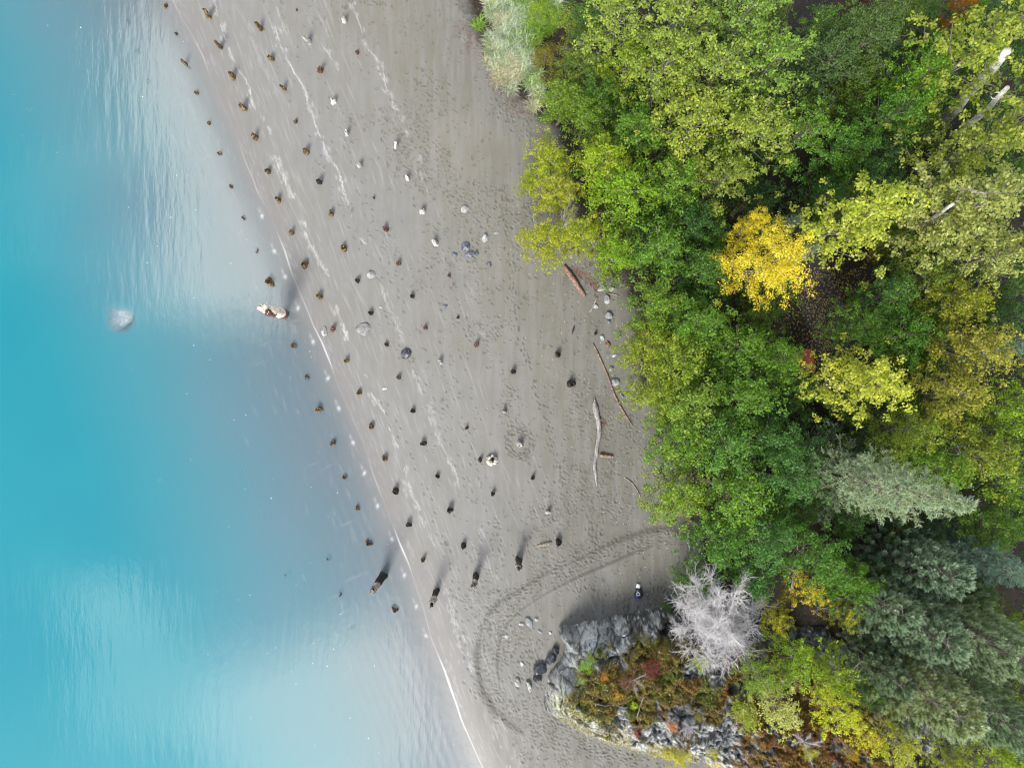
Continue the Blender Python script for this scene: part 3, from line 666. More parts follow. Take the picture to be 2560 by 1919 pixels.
# side knobs of a few pilings
# ------------------------------------------------------------------ stones
def stone_mesh(seed, sx, sy, sz, ang=0.0, rough=.5, blocky=.0):
    r = np.random.default_rng(seed); nu, nv = 26, 15; V = []
    dirs = r.normal(size=(9, 3)); dirs /= np.linalg.norm(dirs, axis=1)[:, None]; off = r.uniform(.52, .95, 9)
    for j in range(nv + 1):
        th = math.pi * j / nv
        for i in range(nu):
            ph = 2 * math.pi * i / nu
            d = np.array([math.sin(th) * math.cos(ph), math.sin(th) * math.sin(ph), math.cos(th)])
            rad = 1.0
            for a, o in zip(dirs, off):
                c = d @ a
                if c > .05: rad = min(rad, o / c)      # planar facets
            rad *= 1 + rough * (fbm(np.array([ph * 1.2 + d[2] * 2 + seed]), np.array([th * 2.]), seed % 80, 3)[0] - .5)
            V.append(d * rad)
    V = np.array(V) * (sx, sy, sz); c, s = math.cos(ang), math.sin(ang)
    V = np.stack([V[:, 0] * c - V[:, 1] * s, V[:, 0] * s + V[:, 1] * c, V[:, 2]], 1)
    Q = [(j * nu + i, (j + 1) * nu + i, (j + 1) * nu + (i + 1) % nu, j * nu + (i + 1) % nu) for j in range(nv) for i in range(nu)]
    return mesh_np("stone", V, Q, None, None, False)
def stone(px, py, w, l, h, ang, mat, label, cat="stone", name="stone", zf=.25, grp=None, tone=1.0, top=False):
    global sd; sd += 1
    x, y, z = (WT if top else W)(px, py)
    o = obj(name, stone_mesh(sd, w / 2 / PPM, l / 2 / PPM, h, ang), mat, None, (x, y, z + h * zf)); tone *= .62 if mat is not M_stone_dark else .9; o.color = (tone, tone, tone, 1)
    setp(o, label, cat, grp); return o
B = "boulder"
stone(928, 685, 26, 24, .12, .3, M_flat, "round pale rimmed rock flush with the sand between the second and third piling rows", B, B, tone=1.15)
stone(911, 824, 46, 34, .16, -.2, M_flat, "largest flat grey boulder on the open beach, just up from the shore", B, B, .15, tone=.8)
stone(812, 831, 17, 28, .14, .1, M_flat, "pale pear-shaped stone beside a reddish piling at the waterline", tone=1.25)
stone(1016, 884, 26, 28, .2, .5, M_stone_dark, "shiny dark grey rock alone on the middle of the beach", B, B)
stone(1163, 523, 20, 19, .1, .9, M_flat, "small pale triangular rock high on the beach left of the trees", tone=1.2)
stone(1213, 595, 23, 22, .16, .2, M_stone, "whitish rock with a dark hollow, above the big dark rock cluster", B, B, tone=1.3)
stone(1241, 582, 14, 10, .06, 0, M_stone, "small grey stone to the right of the whitish rock", tone=.9)
stone(1166, 617, 26, 24, .14, .4, M_stone_dark, "dark upper block of the rock pair half sunk in the sand", B, B, .1, tone=2.0)
stone(1178, 636, 36, 20, .13, .3, M_stone_dark, "dark lower slab of the rock pair half sunk in the sand", B, B, .1, tone=2.4)
stone(1137, 636, 15, 15, .06, .2, M_stone_dark, "little round dark stone left of the dark rock pair", tone=2.2)
stone(1223, 659, 14, 14, .05, .8, M_stone_dark, "small dark triangular stone below the dark rock pair", tone=1.6)
stone(1113, 765, 13, 12, .05, .5, M_stone_dark, "small flat dark stone between two brown piling stubs mid-beach", tone=2.0)
stone(962, 971, 12, 7, .05, .2, M_stone, "little white pebble-like stone on the wet lower sand", tone=1.9)
stone(951, 768, 8, 5, .04, -.4, M_stone, "tiny white stone above the largest flat boulder", tone=1.9)
stone(1517, 749, 17, 24, .16, .4, M_stone, "long grey stone at the forest edge below the brown log", grp="stones along the forest edge", tone=1.1)
stone(1523, 787, 20, 24, .16, .1, M_stone, "broad wedge-shaped grey stone at the forest edge", grp="stones along the forest edge", tone=.95)
stone(1490, 766, 12, 12, .08, 0, M_stone, "small pale stone just left of the stones at the forest edge", grp="stones along the forest edge", tone=1.3)
stone(1521, 803, 12, 10, .08, 0, M_stone_dark, "small dark stone under the wedge-shaped grey stone", grp="stones along the forest edge", tone=2)
stone(1504, 722, 22, 18, .18, .6, M_stone, "pale grey boulder partly under the leaves beside the log end", B, B, tone=1.25)
stone(1530, 722, 16, 13, .14, .2, M_stone, "pale stone tucked under the leaves right of the log end", tone=1.25)
stone(1505, 845, 12, 17, .12, .3, M_stone, "smooth pale blue-grey stone above the long thin stick", tone=1.2)
stone(1519, 860, 16, 18, .12, 0, M_drift_brown, "brownish round stone above the long thin stick", tone=1)
stone(1536, 888, 9, 13, .1, -.5, M_stone, "small bright white stone at the edge of the bushes", tone=1.9)
stone(1528, 922, 13, 14, .13, 0, M_stone, "grey stone with a dark upper side beside the long thin stick", tone=1.0)
stone(1539, 955, 25, 20, .14, .3, M_stone, "speckled grey rock touching the middle of the long thin stick", B, B, tone=1.05)
stone(1553, 985, 9, 22, .08, .6, M_stone_dark, "narrow slate sliver below the speckled grey rock", tone=2.5)
stone(1323, 1554, 16, 30, .14, .7, M_stone, "largest slab of the broken stones left of the outcrop", grp="broken stones left of the outcrop", tone=1.05)
stone(1304, 1560, 18, 9, .08, 0, M_stone, "pale flake at the left end of the broken stones by the outcrop", grp="broken stones left of the outcrop", tone=1.4)
stone(1342, 1547, 12, 13, .07, .4, M_stone, "small pale flake at the upper right of the broken stones", grp="broken stones left of the outcrop", tone=1.3)
stone(1350, 1577, 14, 11, .09, 0, M_stone, "blue-grey block below the broken slab by the outcrop", grp="broken stones left of the outcrop", tone=1.2)
stone(1376, 1581, 9, 8, .05, .6, M_stone, "thin white chip nearest the outcrop foot", grp="broken stones left of the outcrop", tone=1.6)
stone(1304, 1657, 11, 14, .08, .2, M_stone, "lone pale block on the trampled sand left of the outcrop", tone=1.6)
stone(1292, 1702, 15, 26, .16, .3, M_flat, "rounded light grey boulder left of the long pale stone", B, B, tone=1.1)
stone(1323, 1713, 13, 34, .2, .35, M_flat, "long pale loaf-shaped stone lying beside the outcrop foot", B, B, tone=1.45)
stone(1343, 1700, 30, 26, .3, .2, M_stone, "rough grey-brown boulder against the outcrop above the long pale stone", B, B, tone=.6)
stone(1350, 1672, 36, 32, .42, .5, M_stone_dark, "blue-black boulder wedged against the outcrop's western foot", B, B)
stone(1376, 1645, 24, 34, .42, -.6, M_stone_dark, "dark jagged boulder above the blue-black one at the outcrop foot", B, B)
stone(1391, 1623, 20, 22, .35, 0, M_stone_dark, "small dark boulder at the notch of the outcrop", B, B, tone=.9)
stone(1682, 1499, 30, 30, .5, .1, M_stone_dark, "dark blue boulder standing apart above the outcrop near the dead tree", B, B)
stone(1268, 1590, 12, 9, .03, .2, M_stone, "scatter of whitish stone chips pressed in the trampled sand", tone=1.6)
stone(300, 795, 86, 82, .16, .25, M_flat, "wide pale flat rock under the turquoise water", B, B, 1.7, tone=2.6)
stone(342, 1569, 9, 10, .12, 0, M_flat, "small pale stone seen deep in the lower turquoise water", zf=5., tone=2.2)
# white-topped stump among the pilings
sx_, sy_, sz_ = W(1230, 1150)
stp = empty("tree_stump", (sx_, sy_, sz_))
setp(stp, "chunky bleached stump with a hollow dark top, right of a small dark piling", "stump")
g = Geo(); g.add(np.array([v.co[:] for v in piling_mesh(77, .26, .42).vertices]))
o = obj("root_base", piling_mesh(77, .27, .34), M_pile_white, stp)
g = Geo()
for k in range(6):
    a = k * 1.05 + .3; tube(g, [(.15 * math.cos(a), .15 * math.sin(a), .22), (.22 * math.cos(a), .22 * math.sin(a), .12), ((.24 + .04 * (k % 3)) * math.cos(a + .2), (.24 + .04 * (k % 3)) * math.sin(a + .2), -.02)], [.11, .10, .06], 6)
obj("root", g.mesh("root", False), M_pile_white, stp)
obj("heartwood", piling_mesh(78, .12, .44), M_pile_dark, stp, (.02, .08, 0))

# ------------------------------------------------------------------ driftwood
def log(pts, radii_px, mat, label, cat, name, lift=.5, n=9, twigs=None, twigmat=None, smooth=True):
    P = [np.array(W(*p)) for p in pts]; base = P[0].copy(); g = Geo()
    q = np.array([p - base for p in P]); L_ = np.concatenate([[0], np.cumsum(np.hypot(*np.diff(q[:, :2], axis=0).T))])
    t = np.linspace(0, L_[-1], max(10, len(pts) * 4)); r = np.interp(t, L_, np.array(radii_px) / PPM / 2)
    nz = np.random.default_rng(len(pts)).normal(0, .05, len(t)); r = r * (1 + nz)
    c = np.stack([np.interp(t, L_, q[:, 0]), np.interp(t, L_, q[:, 1]), np.interp(t, L_, q[:, 2]) + r * lift + .01], 1)
    c[:, :2] += (np.random.default_rng(3).random((len(t), 2)) - .5) * .12 * r[:, None]
    tube(g, c, r, n)
    o = obj(name, g.mesh(name, smooth), mat, None, tuple(base)); setp(o, label, cat); return o
lb = log([(1486, 1000), (1486, 1008), (1488, 1020), (1491, 1035), (1496, 1052), (1498, 1075), (1496, 1095), (1491, 1118), (1491, 1136), (1488, 1145), (1485, 1155), (1487, 1175), (1490, 1195), (1492, 1214)],
         [5, 13, 15, 13, 12, 11.5, 11, 10.5, 11, 10.5, 9, 8, 6, 2], M_drift, "long curved grey driftwood log lying on the upper beach", "driftwood", "driftwood_log")
def twig(parent, pts, rad, mat, name="branch_stub"):
    b = parent.location; g = Geo(); P = [np.array(W(*p[:2])) - np.array(b) + np.array([0, 0, p[2]]) for p in pts]
    tube(g, P, rad, 6); return obj(name, g.mesh(name), mat, parent)
twig(lb, [(1487, 1003, .15), (1484, 996, .25)], [.05, .02], M_drift)
log([(1500, 1137), (1506, 1138), (1520, 1140), (1533, 1141)], [8, 9, 8, 6], M_drift_brown, "short brown branch with a white end lying right of the curved driftwood log", "branch", "branch", .9)
la = log([(1411, 664), (1415, 672), (1425, 688), (1437, 705), (1449, 723), (1458, 735), (1463, 742)], [6, 11, 14, 14, 12, 10, 5], M_drift_brown, "thick brown log with an orange upper end beside the forest edge", "log", "driftwood_log", .6)
la.color = (.85, .8, .85, 1)
log([(1483, 859), (1493, 880), (1505, 907), (1516, 932), (1525, 956), (1535, 985), (1546, 1008), (1560, 1032), (1580, 1063)], [3, 5, 5, 4.5, 5, 5, 5.5, 5, 3], M_drift_brown, "long thin brown stick running down beside the forest edge", "stick", "stick", .8, 6).color = (.8, .78, .8, 1)
log([(1563, 1194), (1572, 1200), (1580, 1207), (1590, 1220), (1598, 1234), (1601, 1248), (1600, 1259)], [2.5, 3, 3.2, 3, 3, 2.5, 2], M_drift, "thin bent grey stick on the sand below the curved log", "stick", "stick", .8, 6).color = (.8, .75, .72, 1)
log([(1492, 744), (1484, 762), (1476, 780)], [3, 3.5, 2], M_drift, "short straight grey stick left of the forest-edge stones", "stick", "stick", .8, 6)
log([(1519, 733), (1532, 735), (1546, 739)], [3, 3, 2], M_drift_brown, "brown stick poking out from under the leaves by the stones", "stick", "stick", .8, 6)
log([(1719, 1321), (1721, 1345), (1724, 1373)], [5, 6, 4], M_drift, "straight pale pole lying at the foot of the bushes above the sand bay", "pole", "stick", .8, 6).color = (1.4, 1.35, 1.3, 1)
log([(1379, 1354), (1372, 1357), (1360, 1360), (1350, 1362), (1342, 1364)], [6, 9, 10, 6, 2], M_drift, "flat split plank end lying left of a dark piling", "plank", "plank", .3, 5, smooth=False).color = (.9, .82, .66, 1)
log([(1316, 1363), (1316, 1375)], [2, 1.5], M_drift, "short thin pale twig below the split plank", "stick", "stick", .8, 5).color = (1.5, 1.4, 1.2, 1)
log([(1436, 815), (1433, 825), (1430, 835)], [3, 5, 2], M_pile_dark, "small dark bark sliver on the open upper sand", "stick", "stick", .8, 5)
# reddish fallen needles and twigs beside the brown log
def leaf_quads(P, Nn, size, aspect, rg):
    """diamond leaves; returns V (4n,3)"""
    n = len(P); r = rg.normal(size=(n, 3)); Nn = Nn / (np.linalg.norm(Nn, axis=1)[:, None] + 1e-9)
    t = np.cross(Nn, r); t /= (np.linalg.norm(t, axis=1)[:, None] + 1e-9); b = np.cross(Nn, t)
    s = size[:, None]; a = aspect
    V = np.stack([P - t * s * .5, P + b * s * .5 * a + Nn * s * .06, P + t * s * .5, P - b * s * .5 * a + Nn * s * .06], 1)
    return V.reshape(-1, 3)
def quads_for(n): a = np.arange(n)[:, None] * 4; return a + np.array([[0, 1, 2, 3]])
M_tint = vcol_mat("tinted_litter", trans=.2)
def scatter_litter(name, label, cat, pts, size, cols, upr=.5):
    n = len(pts); rg = np.random.default_rng(n); P = np.array(pts); Nn = rg.normal(0, upr, (n, 3)) + (0, 0, 1)
    V = leaf_quads(P, Nn, rg.uniform(size[0], size[1], n), .5, rg); ci = rg.integers(0, len(cols), n); c = np.array(cols)[ci] * rg.uniform(.7, 1.25, (n, 1))
    o = obj(name, mesh_np(name, V, quads_for(n), None, {'tint': np.repeat(c, 4, 0)}), M_tint); setp(o, label, cat, kind='stuff'); return o
pts = []
for _ in range(420):
    t = R_.random(); x, y, z = W(1425 + 65 * t + R_.gauss(0, 5) + 6, 668 + 55 * t + R_.gauss(0, 7)); pts.append((x, y, z + .02))
for _ in range(60):
    x, y, z = W(1508 + R_.gauss(0, 4), 1058 + R_.gauss(0, 5)); pts.append((x, y, z + .02))
for _ in range(2600):
    py = R_.uniform(40, 1110); e = np.interp(py, edge_px[:, 0], edge_px[:, 1]); px = e - 12 + R_.gauss(0, 14)
    if 480 < py < 1040 and R_.random() < .75: continue
    if float(vnoise(np.array([py * .03]), np.array([px * .02]), 5)[0]) < .5: continue
    x, y, z = W(px, py); pts.append((x, y, z + R_.uniform(.01, .12)))
scatter_litter("red_litter", "rusty red dead needles and leaf litter along the forest edge", "litter", pts, (.03, .09), [(.22, .06, .03), (.30, .11, .04), (.12, .05, .035), (.25, .05, .05)], .9)
pts = []
for _ in range(420):
    py = R_.uniform(500, 1500); e = np.interp(py, edge_px[:, 0], edge_px[:, 1]); px = e - abs(R_.gauss(0, 130))
    x, y, z = W(px, py); pts.append((x, y, z + .015))
for _ in range(60):
    x, y, z = W(1268 + R_.gauss(0, 22), 1590 + R_.gauss(0, 22)); pts.append((x, y, z + .015))
scatter_litter("fallen_leaf", "pale fallen leaves dotted over the upper beach", "leaves", pts, (.04, .08), [(.6, .55, .25), (.7, .68, .5), (.55, .5, .3)], .2)

# ------------------------------------------------------------------ bag and white box on the sand
bx_, by_, bz_ = W(1595, 1481)
bag = empty("backpack", (bx_, by_, bz_), .25); setp(bag, "black and navy backpack lying on the sand above the rock outcrop", "backpack")
def pillow(sx, sy, sz, seed, n=18):
    rg = np.random.default_rng(seed); V = []; m = 10
    for j in range(m + 1):
        th = math.pi * j / m
        for i in range(n):
            ph = 2 * math.pi * i / n; e = .55
            cx_ = math.copysign(abs(math.cos(ph)) ** e, math.cos(ph)); cy_ = math.copysign(abs(math.sin(ph)) ** e, math.sin(ph))
            V.append((sx * cx_ * math.sin(th) ** .6, sy * cy_ * math.sin(th) ** .6, sz * math.cos(th)))
    V = np.array(V) + rg.normal(0, .008, (len(V), 3))
    Q = [(j * n + i, (j + 1) * n + i, (j + 1) * n + (i + 1) % n, j * n + (i + 1) % n) for j in range(m) for i in range(n)]
    return V, Q
def simple(name, col, rough=.6):
    m, nt, N, L, b = new_mat(name); c = noise(N, L, 30, 4)
    L.new(mixc(N, L, c, tuple(v * .75 for v in col), tuple(min(1, v * 1.2) for v in col)), b.inputs['Base Color']); b.inputs['Roughness'].default_value = rough; return m
M_black = simple("black_cloth", (.012, .018, .022), .5); M_navy = simple("navy_cloth", (.02, .03, .16), .5); M_strap = simple("grey_strap", (.5, .53, .58)); M_box = simple("white_board", (.78, .78, .82))
for nm, sz3, mt, lc in (("main_pocket", (.17, .25, .13), M_black, (.05, .02, .12)), ("front_pocket", (.15, .13, .10), M_navy, (-.06, -.14, .12)), ("side_pocket", (.09, .13, .09), M_black, (-.17, -.1, .08))):
    V, Q = pillow(*sz3, seed=len(nm)); o = obj(nm, mesh_np(nm, V, Q, None, None, True), mt, bag, lc)
for k, pts_ in enumerate(([(-.02, .2, .2), (-.08, .08, .27), (-.14, 0, .22)], [(-.02, .2, .2), (.03, .06, .28), (.05, -.05, .26)], [(-.14, 0, .22), (-.05, -.06, .27), (.05, -.05, .26)])):
    g = Geo(); tube(g, pts_, [.018, .022, .018], 6); obj("strap", g.mesh("strap"), M_strap, bag)
for lc in ((.16, .12, .14), (.12, -.18, .13), (-.2, -.16, .12), (-.12, -.26, .1)):
    V, Q = pillow(.02, .025, .015, 3, 8); obj("buckle", mesh_np("buckle", V, Q, None, None, True), M_box, bag, lc)
x, y, z = W(1595, 1463)
bxo = empty("box", (x, y, z), -.2); setp(bxo, "small white square box on the sand beside the dark backpack", "box")
g = Geo(); a, h_ = .095, .1
V = [(-a, -a, 0), (a, -a, 0), (a, a, 0), (-a, a, 0), (-a, -a, h_), (a, -a, h_), (a, a, h_), (-a, a, h_)]
g.add(V, [(0, 3, 2, 1), (0, 1, 5, 4), (1, 2, 6, 5), (2, 3, 7, 6), (3, 0, 4, 7), (4, 5, 6, 7)]); obj("carton", g.mesh("carton", False), M_box, bxo)
g = Geo(); a2 = .102
V = [(-a2, -a2, h_ + .002), (a2, -a2, h_ + .002), (a2, a2, h_ + .002), (-a2, a2, h_ + .002), (-a2, -a2, h_ + .025), (a2, -a2, h_ + .025), (a2, a2, h_ + .03), (-a2, a2, h_ + .025)]
g.add(V, [(0, 3, 2, 1), (0, 1, 5, 4), (1, 2, 6, 5), (2, 3, 7, 6), (3, 0, 4, 7), (4, 5, 6, 7)]); obj("lid", g.mesh("lid", False), M_box, bxo)

# ------------------------------------------------------------------ rock outcrop
rx = np.arange(.9, 26, .05); ry = np.arange(-27, -10.5, .05)
RX, RY = np.meshgrid(rx, ry); RT = rock_t(RX, RY); RH = rock_h(RX, RY)
rpx = 1280 + RX * PPM * H / (H - 3); rpy = 959.5 - RY * PPM * H / (H - 3)
def blobm(px, py, sx, sy, rot=0):
    c, s = math.cos(rot), math.sin(rot); a = rpx - px; b = rpy - py
    return np.exp(-((a * c + b * s) / sx) ** 2 - ((-a * s + b * c) / sy) ** 2)
nA = fbm(RX * .9, RY * .9, 81, 4); nB = fbm(RX * 3 + RH * 2.1, RY * 3 + RH * 1.7, 85, 4); nC = fbm(RX * .35 + 4, RY * .35, 89, 3); nD = fbm(RX * 7 + RH * 4.4, RY * 7 + RH * 3.7, 93, 3)
south = sstep(1375, 1430, rpx) * sstep(-45, 15, rpy - (1775 + (rpx - 1340) * .42) + (fbm(RX * .9, RY * .9, 201, 3) - .5) * 120) * sstep(2050, 1900, rpx)      # sunny grassy lower slope
moss = sstep(.46, .56, nA * .6 + nB * .3 + .12 * sstep(.5, 2.4, RT) + .10 * blobm(1500, 1750, 110, 120) + .12 * blobm(1650, 1620, 90, 60) - .28 * blobm(1430, 1590, 90, 55) - .2 * blobm(1640, 1560, 120, 22) - .2 * blobm(1385, 1720, 30, 90, .3))
moss = np.maximum(moss, sstep(1820, 1900, rpx) * sstep(.40, .46, nB)) * sstep(.35, .9, RT) * (1 - south * sstep(.44, .56, nB))
mound = moss * (.10 + .22 * fbm(RX * 1.9, RY * 1.9, 97, 2) + .05 * nD)
RZ = gz(RX, RY) + RH + mound - .12
# colours of rock, lichen and moss
def mixa(c, m, col): return c * (1 - m[..., None]) + np.array(col) * m[..., None]
col = np.ones(RX.shape + (3,)) * np.array([.24, .26, .285])
col = mixa(col, sstep(.5, .62, nB) * .8, (.42, .45, .47)); col = mixa(col, sstep(.48, .4, nB * .5 + nD * .5) * .85, (.03, .032, .035))
col = mixa(col, sstep(.55, .7, fbm(RX * 4 + RH * 3, RY * 4 - RH * 2, 103, 3)) * .8, (.52, .53, .52))
col = mixa(col, blobm(1470, 1600, 75, 34) * .7, (.46, .50, .53)); col = mixa(col, np.clip(blobm(1395, 1715, 42, 100, .35), 0, 1) * .8, (.50, .52, .54))
col = mixa(col, sstep(.56, .5, fbm(RX * 1.7, RY * 1.7, 105, 3)) * blobm(1660, 1590, 110, 38) * .9, (.02, .017, .012))
mc = np.ones(RX.shape + (3,)) * np.array([.125, .105, .020])
mc = mixa(mc, sstep(.5, .62, nC + (nB - .5) * .5), (.17, .09, .025)); mc = mixa(mc, sstep(.52, .62, fbm(RX * 1.5, RY * 1.5, 107, 3)), (.10, .12, .018))
mc = mixa(mc, sstep(.55, .68, fbm(RX * 2.5, RY * 2.5, 109, 3)) * .7, (.055, .04, .018)); mc = mixa(mc, sstep(1750, 1900, rpx) * .7, (.16, .075, .02))
mc = mixa(mc, sstep(.55, .75, nD) * .5, (.22, .19, .05))
col = mixa(col, moss, (0, 0, 0)) + mc * moss[..., None]
yel = south * sstep(.38, .6, nB * .5 + nD * .5) * .85; col = mixa(col, south * .85, (.43, .43, .41)); col = mixa(col, yel * sstep(.5, .6, fbm(RX * 1.3, RY * 1.3, 121, 3)), (.33, .20, .09)); col = mixa(col, yel * .5, (.33, .32, .13)); col = mixa(col, south * sstep(.52, .66, fbm(RX * 2.2, RY * 2.2, 111, 3)) * .8, (.36, .33, .05))
wl = blobm(1420, 1790, 60, 40) ; col = mixa(col, wl * sstep(.45, .6, nD) * .8, (.45, .43, .10)); col = mixa(col, blobm(1450, 1810, 90, 30, .42) * sstep(.4, .6, nB) * .7, (.62, .62, .56))
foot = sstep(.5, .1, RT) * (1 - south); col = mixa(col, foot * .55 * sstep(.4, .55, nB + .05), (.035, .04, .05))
f_a1, f_a2, f_av = worley((RX + .25 * (fbm(RX * 2.3, RY * 2.3, 35, 4) - .5)) * 1.1 + 9, (RY * 1.5 + .3 * (fbm(RX * .55 + 3, RY * .55, 31, 4) - .5)) * .9 + 4, 3)
f_b1, f_b2, f_bv = worley(RX * 7 + nD * 2, RY * 7 + RH * 4, 9)
bare = np.clip(1 - moss, 0, 1)
col = col * (1 + bare[..., None] * ((f_av - .5) * .7)[..., None]); col = mixa(col, bare * .85 * np.exp(-((f_a2 - f_a1) / .06) ** 2), (.02, .02, .022))
col = mixa(col, bare * .75 * (f_bv > .62) * (f_b1 < .38) * sstep(.45, .5, nB), (.60, .61, .60)); col = mixa(col, bare * .7 * (f_bv < .2) * (f_b1 < .42), (.05, .055, .06))
keep = RT > -.4
q = grid_quads(len(rx), len(ry)); kq = keep.ravel()[q].all(1); q = q[kq]
used = np.unique(q); remap = np.full(RX.size, -1); remap[used] = np.arange(len(used))
RV = np.stack([RX.ravel(), RY.ravel(), RZ.ravel()], 1)[used]
def rock_mat():
    m, nt, N, L, b = new_mat("rock_and_lichen"); c = mixc(N, L, 1.0, attr_node(N, 'tint', 'Color'), (.85, .84, .82), 'MULTIPLY')
    n = noise(N, L, 14, 8, .7); n2 = noise(N, L, 40, 4, .7)
    c2 = mixc(N, L, maprange(N, L, n, .35, .65, 0, 1), mixc(N, L, 1.0, c, (.55, .55, .55), 'MULTIPLY'), mixc(N, L, 1.0, c, (1.25, 1.25, 1.22), 'MULTIPLY'))
    L.new(c2, b.inputs['Base Color']); b.inputs['Roughness'].default_value = .8; b.inputs['Specular IOR Level'].default_value = .25
    L.new(bump(N, L, mathn(N, L, 'ADD', n, mathn(N, L, 'MULTIPLY', n2, .4)), .9, .05), b.inputs['Normal']); return m
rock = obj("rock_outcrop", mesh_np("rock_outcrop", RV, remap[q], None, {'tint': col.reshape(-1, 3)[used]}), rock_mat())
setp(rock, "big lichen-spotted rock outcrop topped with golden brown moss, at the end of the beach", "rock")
# moss tufts and dry grass over the outcrop (uncountable ground cover)
rg = np.random.default_rng(12)
flat = np.flatnonzero((moss.ravel() > .4) & (RT.ravel() > .3) & (rpx.ravel() < 2300)); pick = rg.choice(flat, 60000)
P = np.stack([RX.ravel()[pick], RY.ravel()[pick], RZ.ravel()[pick]], 1) + np.concatenate([rg.uniform(-.03, .03, (60000, 2)), rg.uniform(.0, .07, (60000, 1))], 1)
cc = mc.reshape(-1, 3)[pick] * rg.uniform(.35, 1.8, (60000, 1)); 
spk = rg.random(60000); cc[spk < .035] = (.35, .09, .05); cc[(spk > .035) & (spk < .07)] = (.45, .28, .10); cc[(spk > .07) & (spk < .09)] = (.5, .5, .45)
V = leaf_quads(P, rg.normal(0, .7, (60000, 3)) + (0, 0, .8), rg.uniform(.04, .105, 60000), .4, rg)
mo = obj("moss", mesh_np("moss", V, quads_for(60000), None, {'tint': np.repeat(cc, 4, 0)}), M_tint); setp(mo, "golden, olive and rusty moss and heath tufts covering the rock outcrop", "moss", kind='stuff')
flat = np.flatnonzero((south.ravel() > .5) & (RT.ravel() > .05) & (RT.ravel() < 1.1) & (rpx.ravel() < 2300)); n_ = 2500; pick = rg.choice(flat, n_)
P = np.stack([RX.ravel()[pick], RY.ravel()[pick], RZ.ravel()[pick]], 1)
def blades(P, Lr, wr, lean, rg, droop=.5):
    n = len(P); a = rg.uniform(0, 6.28, n); L_ = rg.uniform(*Lr, n); w = rg.uniform(*wr, n); ln = rg.uniform(lean[0], lean[1], n)
    d = np.stack([np.cos(a), np.sin(a), np.zeros(n)], 1); s = np.stack([-np.sin(a), np.cos(a), np.zeros(n)], 1) * w[:, None] * .5
    up = np.array([0, 0, 1.0]); p1 = P + (up * np.cos(ln)[:, None] + d * np.sin(ln)[:, None]) * (L_ * .5)[:, None]
    l2 = ln + droop; p2 = p1 + (up * np.cos(l2)[:, None] + d * np.sin(l2)[:, None]) * (L_ * .5)[:, None]
    V = np.stack([P - s, P + s, p1 + s * .8, p1 - s * .8, p2 + s * .15, p2 - s * .15], 1).reshape(-1, 3)
    b = np.arange(n)[:, None] * 6; Q = np.concatenate([b + [[0, 1, 2, 3]], b + [[3, 2, 4, 5]]]); return V, Q
V, Q = blades(P, (.12, .32), (.012, .03), (.2, 1.2), rg)
cc = np.array([(.50, .46, .34), (.52, .50, .42), (.42, .38, .20), (.32, .32, .09)])[rg.integers(0, 4, n_)] * rg.uniform(.6, 1.15, (n_, 1))
mo = obj("dry_grass", mesh_np("dry_grass", V, Q, None, {'tint': np.repeat(cc, 6, 0)}), M_tint); setp(mo, "straw coloured dry grass along the sunny lower edge of the outcrop", "grass", kind='stuff')

# ------------------------------------------------------------------ tree builders
def crown_mesh(seed, R=2.2, zlo=.35, ztop=1.0, HT=7.0, nbr=22, leaf=(.075, .125), per=150, rc=(.36, .55), up=1.0, aspect=.62, spire=0.0, sparse=1.0, name="crown"):
    """crown of leaf sprays carried on branches; HT total height; returns leaf mesh and branch tips"""
    rg = np.random.default_rng(seed); clumps = []; br = []
    for k in range(nbr):
        f = (k + .5) / nbr; a = k * 2.39996 + rg.normal(0, .3)
        zb = HT * (zlo + (ztop - zlo - .06) * f ** .9)
        rr = R * ((1 - f) ** (.45 + .5 * spire) * (.72 + .4 * rg.random()) + .05)
        if f < .25: rr *= .8 + .2 * rg.random()
        zt = zb + rr * (.30 + .25 * rg.random()) * up
        b0 = np.array([0, 0, zb * .9]); b1 = np.array([rr * math.cos(a), rr * math.sin(a), zt]); br.append((b0, b1))
        m = max(2, int(rr / .42) + 1)
        for j in range(m):
            t = (j + .9) / m
            if t < .3: continue
            s = b0 + (b1 - b0) * t; w = .24 * rr * t
            for _ in range(2 if t > .5 else 1):
                clumps.append(np.array([*(s + rg.normal(0, 1, 3) * (w, w, .16)), rg.uniform(*rc) * (1.05 - .25 * t)]))
    for _ in range(int(7 * (1 - .5 * spire))):
        clumps.append(np.array([rg.normal(0, R * .22), rg.normal(0, R * .22), HT * (ztop - rg.uniform(.02, .12)), rg.uniform(*rc)]))
    Ps = []; Ns = []; A = []; S = []
    for c in clumps:
        n = int(per * sparse * (c[3] / .45) ** 2 * rg.uniform(.6, 1.2)); d = rg.normal(size=(n, 3)); d /= np.linalg.norm(d, axis=1)[:, None]
        d[:, 2] = np.where(d[:, 2] < -.2, -d[:, 2] * .6, d[:, 2]); rad = c[3] * rg.random(n) ** .45
        lob = 1 + .35 * np.sin(np.arctan2(d[:, 1], d[:, 0]) * rg.integers(3, 6) + rg.uniform(0, 6))
        P = c[:3] + d * (rad * lob)[:, None] * (1, 1, .62)
        N_ = d * .7 + np.array([0, 0, .8]) + rg.normal(0, .62, (n, 3))
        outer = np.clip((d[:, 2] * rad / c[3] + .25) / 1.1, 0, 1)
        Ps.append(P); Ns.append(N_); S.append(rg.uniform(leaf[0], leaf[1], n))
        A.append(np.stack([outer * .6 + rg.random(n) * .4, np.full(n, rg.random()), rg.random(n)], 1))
    P = np.concatenate(Ps); V = leaf_quads(P, np.concatenate(Ns), np.concatenate(S), aspect, rg); A = np.repeat(np.concatenate(A), 4, 0)
    return mesh_np(name, V, quads_for(len(P)), None, {'leaf': A}), br
